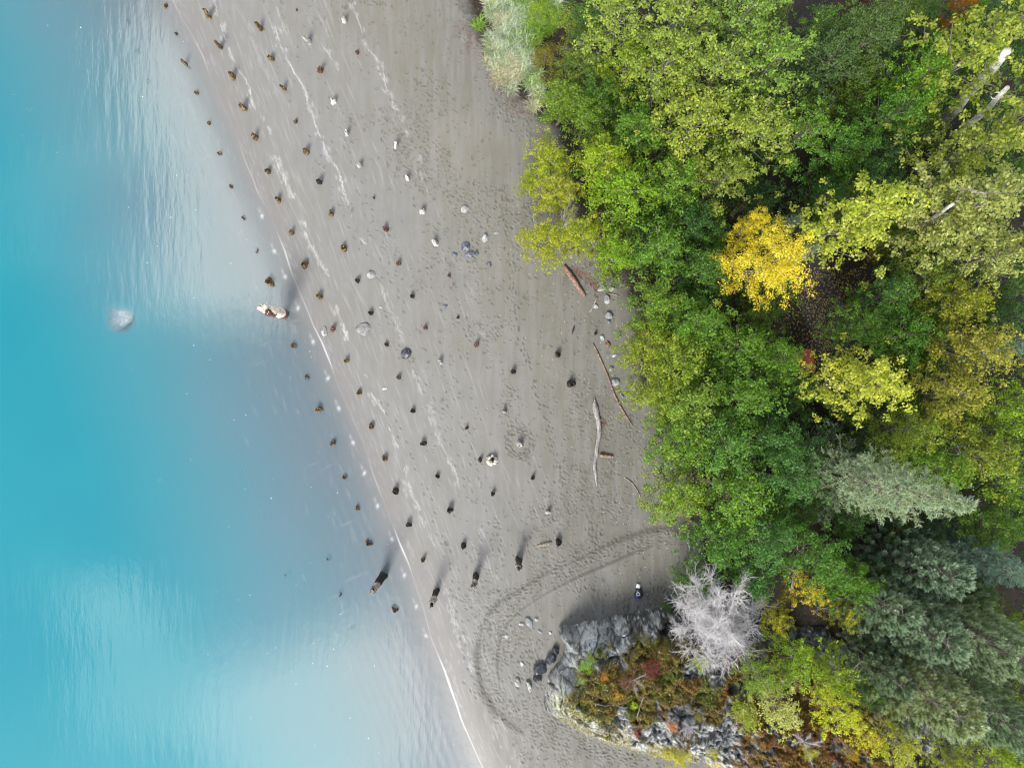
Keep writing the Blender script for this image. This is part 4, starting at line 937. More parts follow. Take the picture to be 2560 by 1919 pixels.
def trunk_mesh(HT, r0, br, seed=0, dead=0):
    g = Geo(); rg = np.random.default_rng(seed); m = 7; z = np.linspace(-.3, HT * .93, m)
    off = np.cumsum(rg.normal(0, .06, (m, 2)), 0) * (np.arange(m) > 0)[:, None]
    tube(g, np.stack([off[:, 0], off[:, 1], z], 1), r0 * (1 - .88 * (np.arange(m) / (m - 1)) ** .9), 8)
    for b0, b1 in br:
        mid = (b0 + b1) / 2 + (0, 0, -.06); rr = r0 * .32 * (1 - b0[2] / HT * .6)
        tube(g, [b0, mid, b0 + (b1 - b0) * .92], [rr, rr * .6, .012], 5, False)
    return g.mesh("trunk", True)
def needle_tufts(C0, D0, n_each, ln, wd, rg, spread=.75):
    """bottle-brush tufts: C0 centres, D0 directions"""
    m = len(C0); C1 = np.repeat(C0, n_each, 0); D1 = np.repeat(D0, n_each, 0); n = len(C1)
    d = D1 * rg.uniform(.25, 1.1, n)[:, None] + rg.normal(0, spread, (n, 3)); d /= np.linalg.norm(d, axis=1)[:, None]
    base = C1 + D1 * rg.uniform(-.16, .10, n)[:, None]; L_ = rg.uniform(*ln, n)
    s = np.cross(d, rg.normal(size=(n, 3))); s /= np.linalg.norm(s, axis=1)[:, None]; s *= (rg.uniform(*wd, n) * .5)[:, None]
    tip = base + d * L_[:, None]
    V = np.stack([base - s, base + s, tip + s * .35, tip - s * .35], 1).reshape(-1, 3)
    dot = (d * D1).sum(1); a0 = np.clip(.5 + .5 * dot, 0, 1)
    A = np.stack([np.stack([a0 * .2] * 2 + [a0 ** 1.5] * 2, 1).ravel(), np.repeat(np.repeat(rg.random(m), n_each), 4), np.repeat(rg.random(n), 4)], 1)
    return V, A, n
def conifer(seed, HT=10., R=2.4, zlo=.15, whorls=15, tuft=(26, (.12, .22), (.018, .032)), pine=False):
    rg = np.random.default_rng(seed); Cs = []; Ds = []; br = []
    for k in range(whorls):
        f = k / (whorls - 1); z = HT * (zlo + (1 - zlo) * f) * (1 if f < 1 else .99); rr = R * ((1 - f) ** (.85 if not pine else .6)) * 1.0 + .12; nb = int(6 + 3 * (1 - f))
        for j in range(nb):
            a = j * 2 * math.pi / nb + k * 1.1 + rg.normal(0, .18); r = rr * rg.uniform(.5, 1.22)
            droop = (-.12 if not pine else .22) * r; b0 = np.array([0, 0, z]); b1 = np.array([r * math.cos(a), r * math.sin(a), z + droop + (.15 * r if not pine else .25 * r)])
            br.append((b0, b1)); dirv = (b1 - b0) / np.linalg.norm(b1 - b0); side = np.array([-math.sin(a), math.cos(a), 0])
            m = max(2, int(r / .26))
            for i in range(m):
                t = (i + 1) / m
                if t < (.25 if not pine else .45): continue
                c = b0 + (b1 - b0) * t; wsd = (.42 * (1 - t) + .10) * r
                for s_ in ((-1, 1) if not pine else (-1, 0, 1)):
                    o = side * s_ * wsd * rg.uniform(.4, 1.1)
                    Cs.append(c + o + rg.normal(0, .05, 3)); dd = dirv * .8 + side * s_ * .5 + (0, 0, .35 if not pine else .8); Ds.append(dd / np.linalg.norm(dd))
                Cs.append(c); Ds.append(dirv)
    for _ in range(4): Cs.append(np.array([0, 0, HT + rg.uniform(-.3, .15)])); Ds.append(np.array([0, 0, 1.]))
    V, A, n = needle_tufts(np.array(Cs), np.array(Ds), tuft[0], tuft[1], tuft[2], rg)
    return mesh_np("crown", V, quads_for(n), None, {'leaf': A}), br

def pine(seed, HT, R):
    rg = np.random.default_rng(seed); Cs = []; Ds = []; br = []
    for k in range(12):
        f = k / 11; z = HT * (.25 + .72 * f); rr = R * (1 - f) ** .6 + .15; nb = 7 if f < .8 else 5
        for j in range(nb):
            a = j * 2 * math.pi / nb + k * 1.1 + rg.normal(0, .2); r = rr * rg.uniform(.7, 1.12); b0 = np.array([0, 0, z - .2]); b1 = np.array([r * math.cos(a), r * math.sin(a), z + .22 * r]); br.append((b0, b1))
            side = np.array([-math.sin(a), math.cos(a), 0]); out = np.array([math.cos(a), math.sin(a), 0])
            for t, sd_ in ((1.0, 0), (.8, .30), (.8, -.30), (.55, .25), (.5, -.28)):
                if r < .9 and t < .7: continue
                c = b0 + (b1 - b0) * t + side * sd_ * r * rg.uniform(.6, 1.2) + rg.normal(0, .06, 3); dd = out * .55 + side * sd_ * .8 + (0, 0, .85) + rg.normal(0, .15, 3)
                Cs.append(c); Ds.append(dd / np.linalg.norm(dd))
    for _ in range(3): Cs.append(np.array([*rg.normal(0, .1, 2), HT])); Ds.append(np.array([0, 0, 1.]))
    C0 = np.array(Cs); D0 = np.array(Ds); m = len(C0); k = 95; n = m * k
    C1 = np.repeat(C0, k, 0); D1 = np.repeat(D0, k, 0); t = rg.random(n)
    base = C1 + D1 * (t * .42 - .2)[:, None]; rad = rg.normal(size=(n, 3)); rad -= D1 * (rad * D1).sum(1)[:, None]; rad /= np.linalg.norm(rad, axis=1)[:, None]
    d = D1 * (.35 + .9 * t[:, None]) + rad; d /= np.linalg.norm(d, axis=1)[:, None]; L_ = rg.uniform(.15, .24, n)
    s = np.cross(d, rg.normal(size=(n, 3))); s /= np.linalg.norm(s, axis=1)[:, None]; s *= (rg.uniform(.018, .034, n) * .5)[:, None]; tip = base + d * L_[:, None]
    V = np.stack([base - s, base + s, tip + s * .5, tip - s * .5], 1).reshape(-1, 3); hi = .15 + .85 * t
    A = np.stack([np.stack([hi * .1] * 2 + [hi] * 2, 1).ravel(), np.repeat(np.repeat(rg.random(m), k), 4), np.repeat(rg.random(n), 4)], 1)
    return mesh_np("crown", V, quads_for(n), None, {'leaf': A}), br
protos = {}
def proto(key):
    if key in protos: return protos[key]
    k, i = key[0], int(key[1:])
    if k == 'A':    # alder-like broadleaf, h 7 R 2.2
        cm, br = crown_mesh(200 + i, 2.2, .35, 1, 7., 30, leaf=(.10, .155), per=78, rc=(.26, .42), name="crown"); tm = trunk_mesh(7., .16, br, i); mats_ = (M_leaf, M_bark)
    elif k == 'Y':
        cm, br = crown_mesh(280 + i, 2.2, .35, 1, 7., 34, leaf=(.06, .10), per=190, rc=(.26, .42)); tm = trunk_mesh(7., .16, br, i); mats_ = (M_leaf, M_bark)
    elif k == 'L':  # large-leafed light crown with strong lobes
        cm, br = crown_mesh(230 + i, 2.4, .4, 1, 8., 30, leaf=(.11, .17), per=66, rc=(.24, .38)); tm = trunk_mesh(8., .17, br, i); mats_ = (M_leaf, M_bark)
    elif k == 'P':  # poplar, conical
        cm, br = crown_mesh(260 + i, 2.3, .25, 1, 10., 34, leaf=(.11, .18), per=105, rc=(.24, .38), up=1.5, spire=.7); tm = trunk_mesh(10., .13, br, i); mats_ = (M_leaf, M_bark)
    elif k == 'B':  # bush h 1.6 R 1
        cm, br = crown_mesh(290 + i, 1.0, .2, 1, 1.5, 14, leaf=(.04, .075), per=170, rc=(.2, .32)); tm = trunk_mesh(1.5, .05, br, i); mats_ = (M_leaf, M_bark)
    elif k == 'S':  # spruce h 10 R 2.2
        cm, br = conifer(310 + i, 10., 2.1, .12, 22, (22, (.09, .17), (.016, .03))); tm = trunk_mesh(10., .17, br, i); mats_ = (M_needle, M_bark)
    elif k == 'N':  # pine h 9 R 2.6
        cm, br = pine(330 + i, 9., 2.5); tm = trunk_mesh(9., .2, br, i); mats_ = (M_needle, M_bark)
    elif k == 'D':  # bare twiggy shrub
        cm, br = bare_mesh(350 + i, 1.5, 1.3, 900), []; tm = None; mats_ = (M_dead, None)
    protos[key] = (cm, tm, mats_); return protos[key]
def bare_mesh(seed, HT, R, ntw, r0=.05, mainn=9, tw=(.004, .012), L0=None, kink=.35):
    rg = np.random.default_rng(seed); g = Geo(); mains = []
    for k in range(mainn):
        a = k * 2.4 + rg.normal(0, .3); el = rg.uniform(.25, 1.25); L_ = (R / math.cos(el) if el < .9 else HT / math.sin(el)) * rg.uniform(.75, 1.0)
        p = np.array([0, 0, .05]); d = np.array([math.cos(a) * math.cos(el), math.sin(a) * math.cos(el), math.sin(el)]); pts = [p]
        for j in range(6): d = d + rg.normal(0, kink * .3, 3); d /= np.linalg.norm(d); p = p + d * L_ / 6; pts.append(p)
        pts = np.array(pts); rad = r0 * (1 - .85 * np.arange(7) / 6); tube(g, pts, rad, 5, False); mains.append((pts, L_))
    for _ in range(ntw):
        pts, L_ = mains[rg.integers(len(mains))]; t = rg.uniform(.15, 1) * 6; i = min(5, int(t)); p = pts[i] + (pts[i + 1] - pts[i]) * (t - i)
        d = (pts[i + 1] - pts[i]); d = d / np.linalg.norm(d) + rg.normal(0, .75, 3); d /= np.linalg.norm(d); l = L_ * rg.uniform(.08, .3)
        q1 = p + d * l * .5; d2 = d + rg.normal(0, .4, 3); q2 = q1 + d2 / np.linalg.norm(d2) * l * .5; r = rg.uniform(*tw)
        tube(g, [p, q1, q2], [r, r * .8, r * .4], 3, False)
    return g.mesh("twigs", False)
used_proto = {}
def tree(key, px, py, ztop, R, color, yel, label, cat="tree", name=None, grp=None, at=.72, squash=1.0):
    """px,py = photo position of the crown centre; at = fraction of height of that centre"""
    cm, tm, mt = proto(key)
    if key[0] == 'B' and color[0] > color[1]: color = tuple(v * .5 for v in color)
    base = {'Y': (7., 2.4), 'A': (7., 2.3), 'L': (8., 2.5), 'P': (10., 2.3), 'B': (1.5, 1.05), 'S': (10., 2.3), 'N': (9., 2.8), 'D': (1.5, 1.4)}[key[0]]
    z = 1.0
    for _ in range(6):
        k = (H - (z + ztop * at)) / H; x = (px - 1280) / PPM * k; y = (959.5 - py) / PPM * k; z = topz(x, y)
    nm = name or {'Y': 'broadleaf_tree', 'A': 'broadleaf_tree', 'L': 'broadleaf_tree', 'P': 'poplar_tree', 'B': 'shrub', 'S': 'spruce_tree', 'N': 'pine_tree', 'D': 'bare_shrub'}[key[0]]
    rt = empty(nm, (x, y, z - .05), R_.uniform(0, 6.28)); s = R / base[1]; rt.scale = (s, s, ztop / base[0])
    rt.rotation_euler = (R_.gauss(0, .03), R_.gauss(0, .03), R_.uniform(0, 6.28))
    if key not in used_proto:
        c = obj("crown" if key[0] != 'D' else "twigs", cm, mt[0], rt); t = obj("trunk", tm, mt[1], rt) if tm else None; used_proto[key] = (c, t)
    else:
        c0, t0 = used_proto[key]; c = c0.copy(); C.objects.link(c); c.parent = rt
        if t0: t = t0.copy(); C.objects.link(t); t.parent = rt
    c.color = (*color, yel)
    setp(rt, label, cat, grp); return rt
# ---- colour words
PALE = (.135, .185, .045); VIV = (.105, .185, .012); MID = (.062, .13, .018); DEEP = (.026, .072, .020); OLV = (.15, .155, .035); YG = (.20, .225, .03)
GREY = (.17, .20, .085); BLUE = (.075, .135, .115); PINE = (.055, .105, .050); YEL = (.34, .29, .03)
T = [  # key, px, py, ztop, R, colour, yellowness, label
 ('L1', 1545, 60, 6.5, 2.3, PALE, .2, "pale green crown at the top edge beside the grass patch"),
 ('L2', 1700, 40, 7.5, 2.5, PALE, .22, "pale crown at the top edge, second right of the grass patch"),
 ('L3', 1850, 45, 8, 2.3, (.10, .165, .04), .1, "green crown at the top edge left of the reddish shrubs"),
 ('L2', 1640, 190, 7.5, 2.4, PALE, .25, "pale green crown right of the upper bare grey twigs"),
 ('L1', 1790, 190, 8, 2.5, PALE, .12, "silvery green crown in the middle of the pale upper grove"),
 ('L3', 1930, 170, 8, 2.3, (.10, .17, .035), .1, "fresh green crown at the right side of the pale upper grove"),
 ('L3', 1730, 330, 8, 2.5, (.15, .19, .04), .3, "yellow-tinged pale crown at the lower centre of the upper grove"),
 ('L2', 1880, 320, 8, 2.4, (.14, .185, .04), .25, "pale crown with a small orange spray, right in the upper grove"),
 ('L1', 2000, 330, 7, 1.9, MID, .1, "mid green crown right of the pale upper grove"),
 ('L1', 1800, 455, 7, 1.9, (.11, .15, .03), .2, "olive crown at the lower tip of the pale upper grove"),
 ('A1', 1600, 330, 6, 1.9, MID, .15, "darker green crown left of the yellow-tinged pale crown"),
 ('A2', 1555, 170, 5.5, 1.5, (.13, .19, .02), .25, "small yellow-green crown just right of the bare grey twigs"),
 ('A3', 1400, 250, 4.5, 1.5, (.09, .15, .02), .2, "bushy green crown at the lower end of the grass patch"),
 ('A2', 1470, 285, 5, 1.5, (.08, .14, .018), .15, "green crown right of the bushy crown below the grass"),
 ('A4', 1385, 400, 5, 1.5, (.15, .19, .012), .5, "vivid crown on the shore edge with a yellow top spray"),
 ('A1', 1505, 405, 6, 1.9, (.14, .20, .012), .4, "bright yellow-green dome near the shore, above the dark hollow"),
 ('A2', 1325, 462, 3, .75, (.13, .17, .015), .4, "little yellowish bush poking out over the sand"),
 ('A3', 1395, 480, 5, 1.4, (.17, .195, .015), .6, "yellow-tinted crown left of the dark hollow by the shore"),
 ('A4', 1570, 500, 6.5, 2.1, VIV, .12, "vivid green crown right of the dark hollow by the shore"),
 ('A1', 1680, 480, 6.5, 2.0, (.08, .15, .02), .1, "green crown between the vivid crown and the dark gap"),
 ('A2', 1365, 590, 5, 1.5, (.16, .185, .015), .55, "yellowish crown bulging over the sand below the dark hollow"),
 ('A3', 1465, 600, 5.5, 1.5, (.15, .19, .015), .5, "yellow-green crown above the brown log"),
 ('A1', 1545, 640, 6, 1.4, VIV, .3, "bright crown over the stones by the log end"),
 ('A4', 1650, 620, 7, 2.0, MID, .05, "plain green crown left of the brilliant yellow tree"),
 ('A2', 1745, 560, 6, 1.7, DEEP, .02, "dark green crown above left of the brilliant yellow tree"),
 ('A3', 1740, 670, 6.5, 1.5, (.05, .11, .025), .03, "bluish green crown touching the left side of the yellow tree"),
 ('A4', 1640, 745, 6.5, 1.75, (.08, .14, .02), .15, "green crown above the forest-edge stones"),
 ('A1', 1730, 790, 7, 2.0, MID, .12, "green crown below left of the brilliant yellow tree"),
 ('A2', 1632, 880, 6, 1.7, (.12, .16, .015), .42, "golden-flecked crown beside the long thin stick"),
 ('A3', 1690, 905, 7, 2.0, (.10, .155, .02), .4, "crown with golden patches right of the golden-flecked one"),
 ('A4', 1830, 860, 7, 2.0, (.06, .125, .015), .12, "green crown right below the yellow tree, left of the path"),
 ('A1', 1940, 900, 6.5, 1.7, (.06, .125, .015), .1, "green crown hiding part of the small red roof"),
 ('A4', 1635, 985, 6, 1.6, (.12, .165, .02), .4, "gold-green crown where the beach edge turns in"),
 ('A1', 1720, 1010, 7, 2.1, (.10, .16, .03), .25, "light green crown inland of the gold-green edge crown"),
 ('A2', 1850, 985, 7.5, 2.0, MID, .08, "green crown left of the pale yellow-green poplar"),
 ('A3', 1690, 1110, 6.5, 2.0, (.08, .15, .025), .25, "broad green crown over the sand, above the thin bent stick"),
 ('A4', 1820, 1110, 7.5, 2.1, (.055, .125, .03), .1, "deep green crown in the middle of the lower grove"),
 ('A1', 1950, 1090, 7, 1.9, (.04, .10, .03), .05, "dark green crown below the pale yellow-green poplar"),
 ('A2', 1700, 1220, 6.5, 2.0, (.09, .15, .02), .35, "yellow-dotted crown above the small sand bay"),
 ('A3', 1830, 1240, 7.5, 2.2, (.075, .15, .022), .15, "full green crown right of the yellow-dotted crown"),
 ('A4', 1960, 1210, 7.5, 1.9, (.04, .10, .035), .04, "dark crown left of the grey-green spruce"),
 ('A1', 1790, 1350, 6.5, 1.9, (.045, .11, .022), .12, "deep green crown above the pale bare tree"),
 ('A2', 1750, 1450, 4.5, 1.3, (.045, .10, .018), .1, "small dark green crown at the corner of the sand bay"),
 ('A4', 1910, 1350, 7.5, 2.0, (.038, .10, .03), .04, "dark green crown between the bare tree and the spruce"),
 ('A3', 2040, 1400, 7.5, 1.9, (.045, .11, .02), .06, "green crown below the grey-green spruce"),
 ('A1', 2130, 1440, 6.5, 1.6, (.055, .125, .015), .05, "bright edged green crown beside the dark gap and pines"),
 ('A2', 1880, 1455, 5.5, 1.3, (.03, .085, .022), .03, "shaded crown between the bare tree and yellow bush"),
 ('Y3', 1905, 660, 9.6, 2.4, YEL, 0, "brilliant yellow autumn tree beside the leaf-strewn path"),
 ('P1', 2165, 535, 11, 2.35, (.20, .235, .045), .08, "pale yellow-green poplar leaning towards the upper right"),
 ('P2', 2160, 960, 10, 2.2, (.22, .245, .045), .1, "pale yellow-green poplar right of the small red roof"),
 ('A4', 2110, 370, 6, 1.8, (.05, .125, .02), .08, "green crown above the pale yellow-green leaning poplar"),
 ('A1', 2060, 490, 5, 1.4, DEEP, .04, "dark green crown under the left side of the leaning poplar"),
 ('A2', 2080, 150, 6, 2.0, (.045, .085, .035), .05, "dull dark crown below the reddish shrubs"),
 ('A3', 2180, 90, 6.5, 1.8, (.05, .09, .035), .05, "dull green crown right of the reddish shrubs"),
 ('A4', 2300, 200, 7, 1.9, (.07, .15, .012), .18, "vivid green crown left of the white trunks"),
 ('A1', 2230, 290, 6.5, 1.8, (.05, .12, .018), .1, "green crown left of the vivid one by the white trunks"),
 ('A2', 2160, 440, 5, 1.3, DEEP, .05, "dark crown behind the leaning poplar"),
 ('L1', 2360, 560, 8, 1.9, (.15, .165, .05), .25, "olive green crown right of the leaning poplar"),
 ('P1', 2480, 110, 12, 2.6, (.15, .19, .04), .12, "tall yellow-green poplar with white trunk in the upper right corner", ),
 ('P2', 2500, 340, 12, 2.4, (.15, .185, .045), .12, "tall poplar with white trunk, below the corner one"),
 ('P1', 2440, 500, 12, 2.7, (.17, .195, .09), .05, "large silvery olive poplar crown at the right edge"),
 ('P2', 2530, 620, 11, 2.1, (.165, .19, .085), .05, "silvery poplar crown with a drooping tip at the right edge"),
 ('A3', 2210, 740, 6, 1.6, (.05, .115, .03), .05, "green crown right of the leaf-strewn path"),
 ('A2', 2330, 680, 6, 1.7, (.08, .12, .02), .25, "green and yellow crown below the silvery poplars"),
 ('A4', 2160, 810, 6, 1.5, (.07, .14, .03), .1, "light green crown above the poplar by the red roof"),
 ('A1', 2390, 760, 7, 1.8, (.13, .15, .015), .45, "yellow-spotted crown near the right edge below silvery poplars"),
 ('A2', 2270, 840, 6.5, 1.7, (.045, .11, .015), .12, "deep green crown right of the light green one"),
 ('A3', 2420, 880, 8, 2.0, (.15, .15, .03), .5, "ochre-yellow crown near the right edge"),
 ('A4', 2380, 980, 8, 1.9, (.14, .145, .03), .5, "ochre crown right of the pale poplar by the red roof"),
 ('A1', 2270, 1080, 7, 1.8, (.10, .145, .02), .35, "green and ochre crown below right of that pale poplar"),
 ('A2', 2440, 1130, 7.5, 2.0, (.11, .15, .02), .42, "olive-gold crown above right of the grey-green spruce"),
 ('A3', 2340, 1180, 7, 1.7, (.065, .13, .012), .15, "green crown directly above the spruce tip"),
 ('A4', 2530, 1030, 7.5, 1.8, (.10, .17, .012), .25, "bright yellow-green crown on the right edge"),
 ('A1', 2530, 1220, 7, 1.8, (.085, .15, .02), .15, "green crown on the right edge above the blue spruce"),
 ('A2', 2480, 1310, 6.5, 1.5, (.06, .12, .02), .12, "small green crown right of the spruce tip"),
 ('A3', 2510, 800, 5, 1.4, (.035, .085, .03), .03, "dark green crown in the shade at the right edge"),
 ('S1', 2245, 1240, 12.5, 2.5, (.13, .19, .14), .5, "grey-green spruce with brownish inner twigs lying across the green crowns"),
 ('N1', 2210, 1530, 7.5, 2.2, PINE, .25, "green pine left of the other pines, beside the dark gap"),
 ('N2', 2320, 1440, 8, 2.3, (.05, .10, .065), .15, "dark blue-green pine at the upper end of the pine group"),
 ('N1', 2340, 1580, 8.5, 2.5, (.065, .115, .07), .2, "large pine in the centre of the pine group"),
 ('S2', 2515, 1420, 8.5, 1.7, (.055, .12, .13), .1, "silvery blue spruce at the right edge above the pines"),
 ('N2', 2490, 1620, 10, 2.3, (.10, .15, .095), .25, "pale-tipped pine near the right edge"),
 ('N1', 2350, 1760, 9, 2.6, (.12, .155, .06), .45, "yellowish green pine leaning to the lower right"),
 ('N2', 2520, 1800, 9.5, 2.0, (.085, .14, .10), .15, "blue-green pine at the lower right edge"),
 ('N1', 2230, 1680, 7, 1.7, (.06, .11, .055), .2, "small pine above the yellowish pine"),
 ('S2', 2535, 870, 8, 1.3, (.06, .12, .10), .1, "small dark blue spruce on the right edge by ochre crowns"),
 ('S1', 1955, 560, 5, 1.1, (.05, .09, .075), .1, "dull green spruce tip showing left of the leaning poplar"),
 ('S1', 2000, 622, 6, 1.0, (.07, .115, .10), .1, "small grey spruce squeezed between the yellow tree and poplar"),
 # below the bare tree
 ('L1', 2005, 1470, 5.5, 1.15, (.42, .33, .02), .8, "golden yellow small tree right of the pale bare tree"),
 ('L2', 1945, 1545, 5, 1.1, (.24, .23, .02), .6, "yellow-green small tree touching the bare tree's right side"),
 ('L3', 2110, 1545, 5, 1.1, (.25, .25, .02), .6, "yellowish crown left of the pines with bare white twigs"),
 ('L1', 1990, 1650, 5.5, 1.6, (.13, .21, .015), .3, "fresh green tree below right of the bare tree"),
 ('L2', 2080, 1690, 5.5, 1.5, (.14, .20, .02), .4, "yellow-green tree between the fresh green tree and pines"),
 ('L3', 1900, 1690, 4.5, 1.2, (.09, .15, .025), .25, "green tree on the rock just below the bare tree"),
 ('L2', 1955, 1780, 5, 1.4, (.23, .25, .12), .1, "greyish pale green tree on the rock"),
 ('L1', 2100, 1790, 5.5, 1.4, (.24, .27, .015), .5, "bright yellow-green tree at the edge of the brown moss"),
 ('L3', 1880, 1800, 3.5, .8, (.15, .20, .02), .4, "small green tree left of the greyish pale tree"),
 ('L1', 2255, 1870, 5, 1.4, (.20, .22, .03), .35, "yellow-green tree near the bottom edge below the yellowish pine"),
 ('L2', 2170, 1840, 3.5, .9, (.30, .27, .03), .5, "small orange-yellow tree near the bottom edge"),
 ('A2', 2480, 1880, 5.5, 1.6, (.13, .19, .012), .35, "vivid yellow-green tree at the bottom right edge"),
 ('A1', 2385, 1905, 4, 1.1, (.14, .17, .02), .3, "low green tree on the bottom edge by the dark gap"),
]
for t in T: tree(*t[:8], grp=None)
# extra sprays that share a crown's outline
tree('Y4', 1868, 565, 8, .95, YEL, 0, "upper yellow lobe of autumn foliage above the brilliant yellow tree")
SH = [
 ('B1', 1340, 30, 1.6, 1.0, (.12, .19, .03), .3, "low green bush in the grass at the top edge"),
 ('B2', 1425, 60, 1.8, 1.2, (.13, .17, .02), .4, "olive bush at the top edge right of the grass"),
 ('B1', 1365, 140, 1.6, 1.0, (.20, .17, .03), .5, "orange-tinged olive bush right of the grass patch"),
 ('B2', 1420, 150, 1.7, 1.0, (.24, .22, .02), .6, "yellow-olive bush left of the bare grey twigs"),
 ('B1', 1385, 200, 1.5, .9, (.12, .11, .015), .5, "dark mustard bush at the inner side of the grass"),
 ('B2', 1480, 60, 2.2, 1.2, (.12, .17, .03), .3, "green bush above the bare grey twigs"),
 ('B1', 1500, 195, 2, 1.0, (.08, .14, .02), .2, "green bush just below the bare grey twigs"),
 ('B2', 2130, 20, 2.5, 1.3, (.13, .05, .025), 0, "reddish brown shrub at the top edge among green crowns"),
 ('B1', 2135, 75, 2.2, .8, (.30, .13, .03), 0, "small rust shrub under the reddish brown shrub"),
 ('B2', 2370, 30, 4, 1.0, (.42, .17, .03), 0, "orange shrub at the top edge left of the corner poplar"),
 ('B1', 2350, 85, 3.5, .7, (.45, .20, .03), 0, "small orange shrub below the top-edge orange shrub"),
 ('B2', 2410, 45, 3.5, .8, (.08, .17, .015), .1, "green bush between the orange shrub and corner poplar"),
 ('B1', 1875, 505, 3, .9, (.20, .18, .015), .5, "yellow-brown bush in the dark gap above the yellow tree"),
 ('B2', 2210, 610, 3, 1.6, (.18, .14, .02), .6, "rust-and-gold bush in the gap right of the leaning poplar"),
 ('B1', 2290, 560, 3, 1.3, (.17, .14, .02), .6, "golden brown undergrowth bush under the silvery poplars"),
 ('B2', 2545, 1560, 3, .7, (.38, .22, .02), .2, "golden shrub in the dark gap at the right edge"),
 ('B1', 1465, 1660, .7, .5, (.11, .22, .02), .1, "bright green small bush on the left part of the outcrop"),
 ('B2', 1475, 1645, .6, .35, (.13, .20, .02), .2, "tiny green bush above the bright green one on the outcrop"),
 ('B2', 1456, 1700, .6, .45, (.16, .21, .12), 0, "grey-green low bush below the bright green bush"),
 ('B1', 1630, 1670, 1.0, .75, (.17, .03, .035), 0, "dark crimson shrub in the middle of the outcrop"),
 ('B2', 1565, 1700, .9, .6, (.15, .05, .03), .1, "thin russet shrub left of the crimson shrub"),
 ('B1', 1512, 1690, .6, .35, (.55, .26, .05), 0, "light orange shrub on the outcrop"),
 ('B2', 1545, 1737, .6, .33, (.58, .36, .07), 0, "peach-yellow shrub on the outcrop below the light orange one"),
 ('B1', 1583, 1763, .5, .33, (.28, .36, .02), .3, "lime green small bush on the lower part of the outcrop"),
 ('B2', 1750, 1660, .7, .55, (.16, .22, .02), .4, "green and orange bush under the bare tree's left side"),
 ('B1', 1680, 1815, .6, .45, (.5, .22, .12), 0, "salmon pink shrub near the lower edge of the outcrop"),
 ('B2', 1590, 1830, .5, .3, (.38, .12, .08), 0, "little red shrub on the outcrop's lower slope"),
 ('B1', 1692, 1890, 1.1, 1.1, (.46, .45, .03), 0, "large lemon yellow bush at the bottom edge of the beach corner"),
 ('B2', 1782, 1882, .9, .42, (.44, .42, .02), 0, "round lemon yellow bush right of the large lemon yellow one"),
 ('B1', 1745, 1790, .6, .35, (.24, .22, .02), .4, "olive-yellow bush above the round lemon yellow bush"),
 ('B1', 1855, 1770, .8, .4, (.15, .17, .02), .3, "low green bush left of the greyish pale tree"),
 ('B2', 1690, 1500, 1.0, .5, (.04, .09, .035), 0, "dark green bush at the bare tree's left by the blue boulder"),
 ('B1', 1705, 1565, .8, .5, (.05, .11, .04), 0, "dark green bush on the rock left of the bare tree"),
 ('B2', 2020, 1880, .8, .5, (.26, .27, .02), .4, "small yellow bush on the brown moss at the bottom edge"),
 ('B1', 2125, 1880, 1.2, .5, (.40, .28, .02), .3, "golden bush right of the small yellow bush at the bottom"),
 ('B2', 2240, 1760, 1.5, .7, (.12, .19, .015), .2, "green bush between the small and yellowish pines"),
 ('B1', 2205, 1720, 2, .5, (.12, .21, .012), .1, "bright green bush left of the yellowish pine"),
]
for t in SH: tree(*t[:8], cat="shrub", at=.6)
tree('D1', 1462, 125, 1.8, 1.1, (.85, .82, .85), 0, "bare grey twiggy bush among the upper crowns", "shrub", at=.5)
tree('D2', 1535, 238, 2.2, .9, (.7, .7, .68), 0, "thin bare bush between green crowns below the other bare bush", "shrub", at=.5)
tree('D1', 2020, 1865, .9, .9, (.8, .76, .82), 0, "bare grey shrub on the brown moss near the bottom edge", "shrub", at=.5)
tree('D2', 1730, 1830, .8, .6, (.85, .82, .85), 0, "bare pale shrub right of the salmon pink shrub", "shrub", at=.5)
tree('D1', 1585, 1705, .7, .7, (.7, .6, .6), 0, "bare thin twigs woven through the russet shrub", "shrub", at=.5)
tree('D2', 1360, 245, .35, .9, (1.1, 1.12, 1.0), 0, "bleached branches sprawling on the sand below the grass", "shrub", at=.5)
tree('D1', 1225, 10, .3, .5, (1.05, 1.08, .95), 0, "bleached twigs on the sand at the top edge", "shrub", at=.5)
tree('D1', 2280, 1870, 2.2, .9, (.75, .72, .68), 0, "bare grey twigs in the yellow-green tree by the bottom edge", "shrub", at=.8)
tree('D2', 1415, 535, 4.2, .6, (.9, .86, .84), 0, "dead grey branch in the dark hollow near the shore", "shrub", at=.7)

# understory filling the forest behind and beneath the named crowns
uu = 0; placed = [(t[1], t[2]) for t in T]
ucol = [((.030, .075, .018), 'dark green'), ((.045, .10, .02), 'green'), ((.028, .065, .028), 'bluish dark green'), ((.06, .10, .018), 'olive green')]
def in_path(px, py): return abs(px - (2065 + (py - 750) * .10)) < 105 and 640 < py < 940
side_names = []
for gyk in range(60, 1960, 105):
    for gxk in range(1480, 2700, 105):
        px = gxk + R_.uniform(-35, 35); py = gyk + R_.uniform(-35, 35)
        e = np.interp(py, edge_px[:, 0], edge_px[:, 1])
        if px < e + 125 or in_path(px, py) or (py > 1470 and px < 2150) or (py > 1780 and px < 2500): continue
        if any(math.hypot(px - a, py - b) < 38 for a, b in placed): continue
        # nearest named crown gives the label its landmark
        j = min(range(len(T)), key=lambda i: math.hypot(px - T[i][1], py - T[i][2]))
        side_names.append((px, py, j)); uu += 1
cnt_j = {}
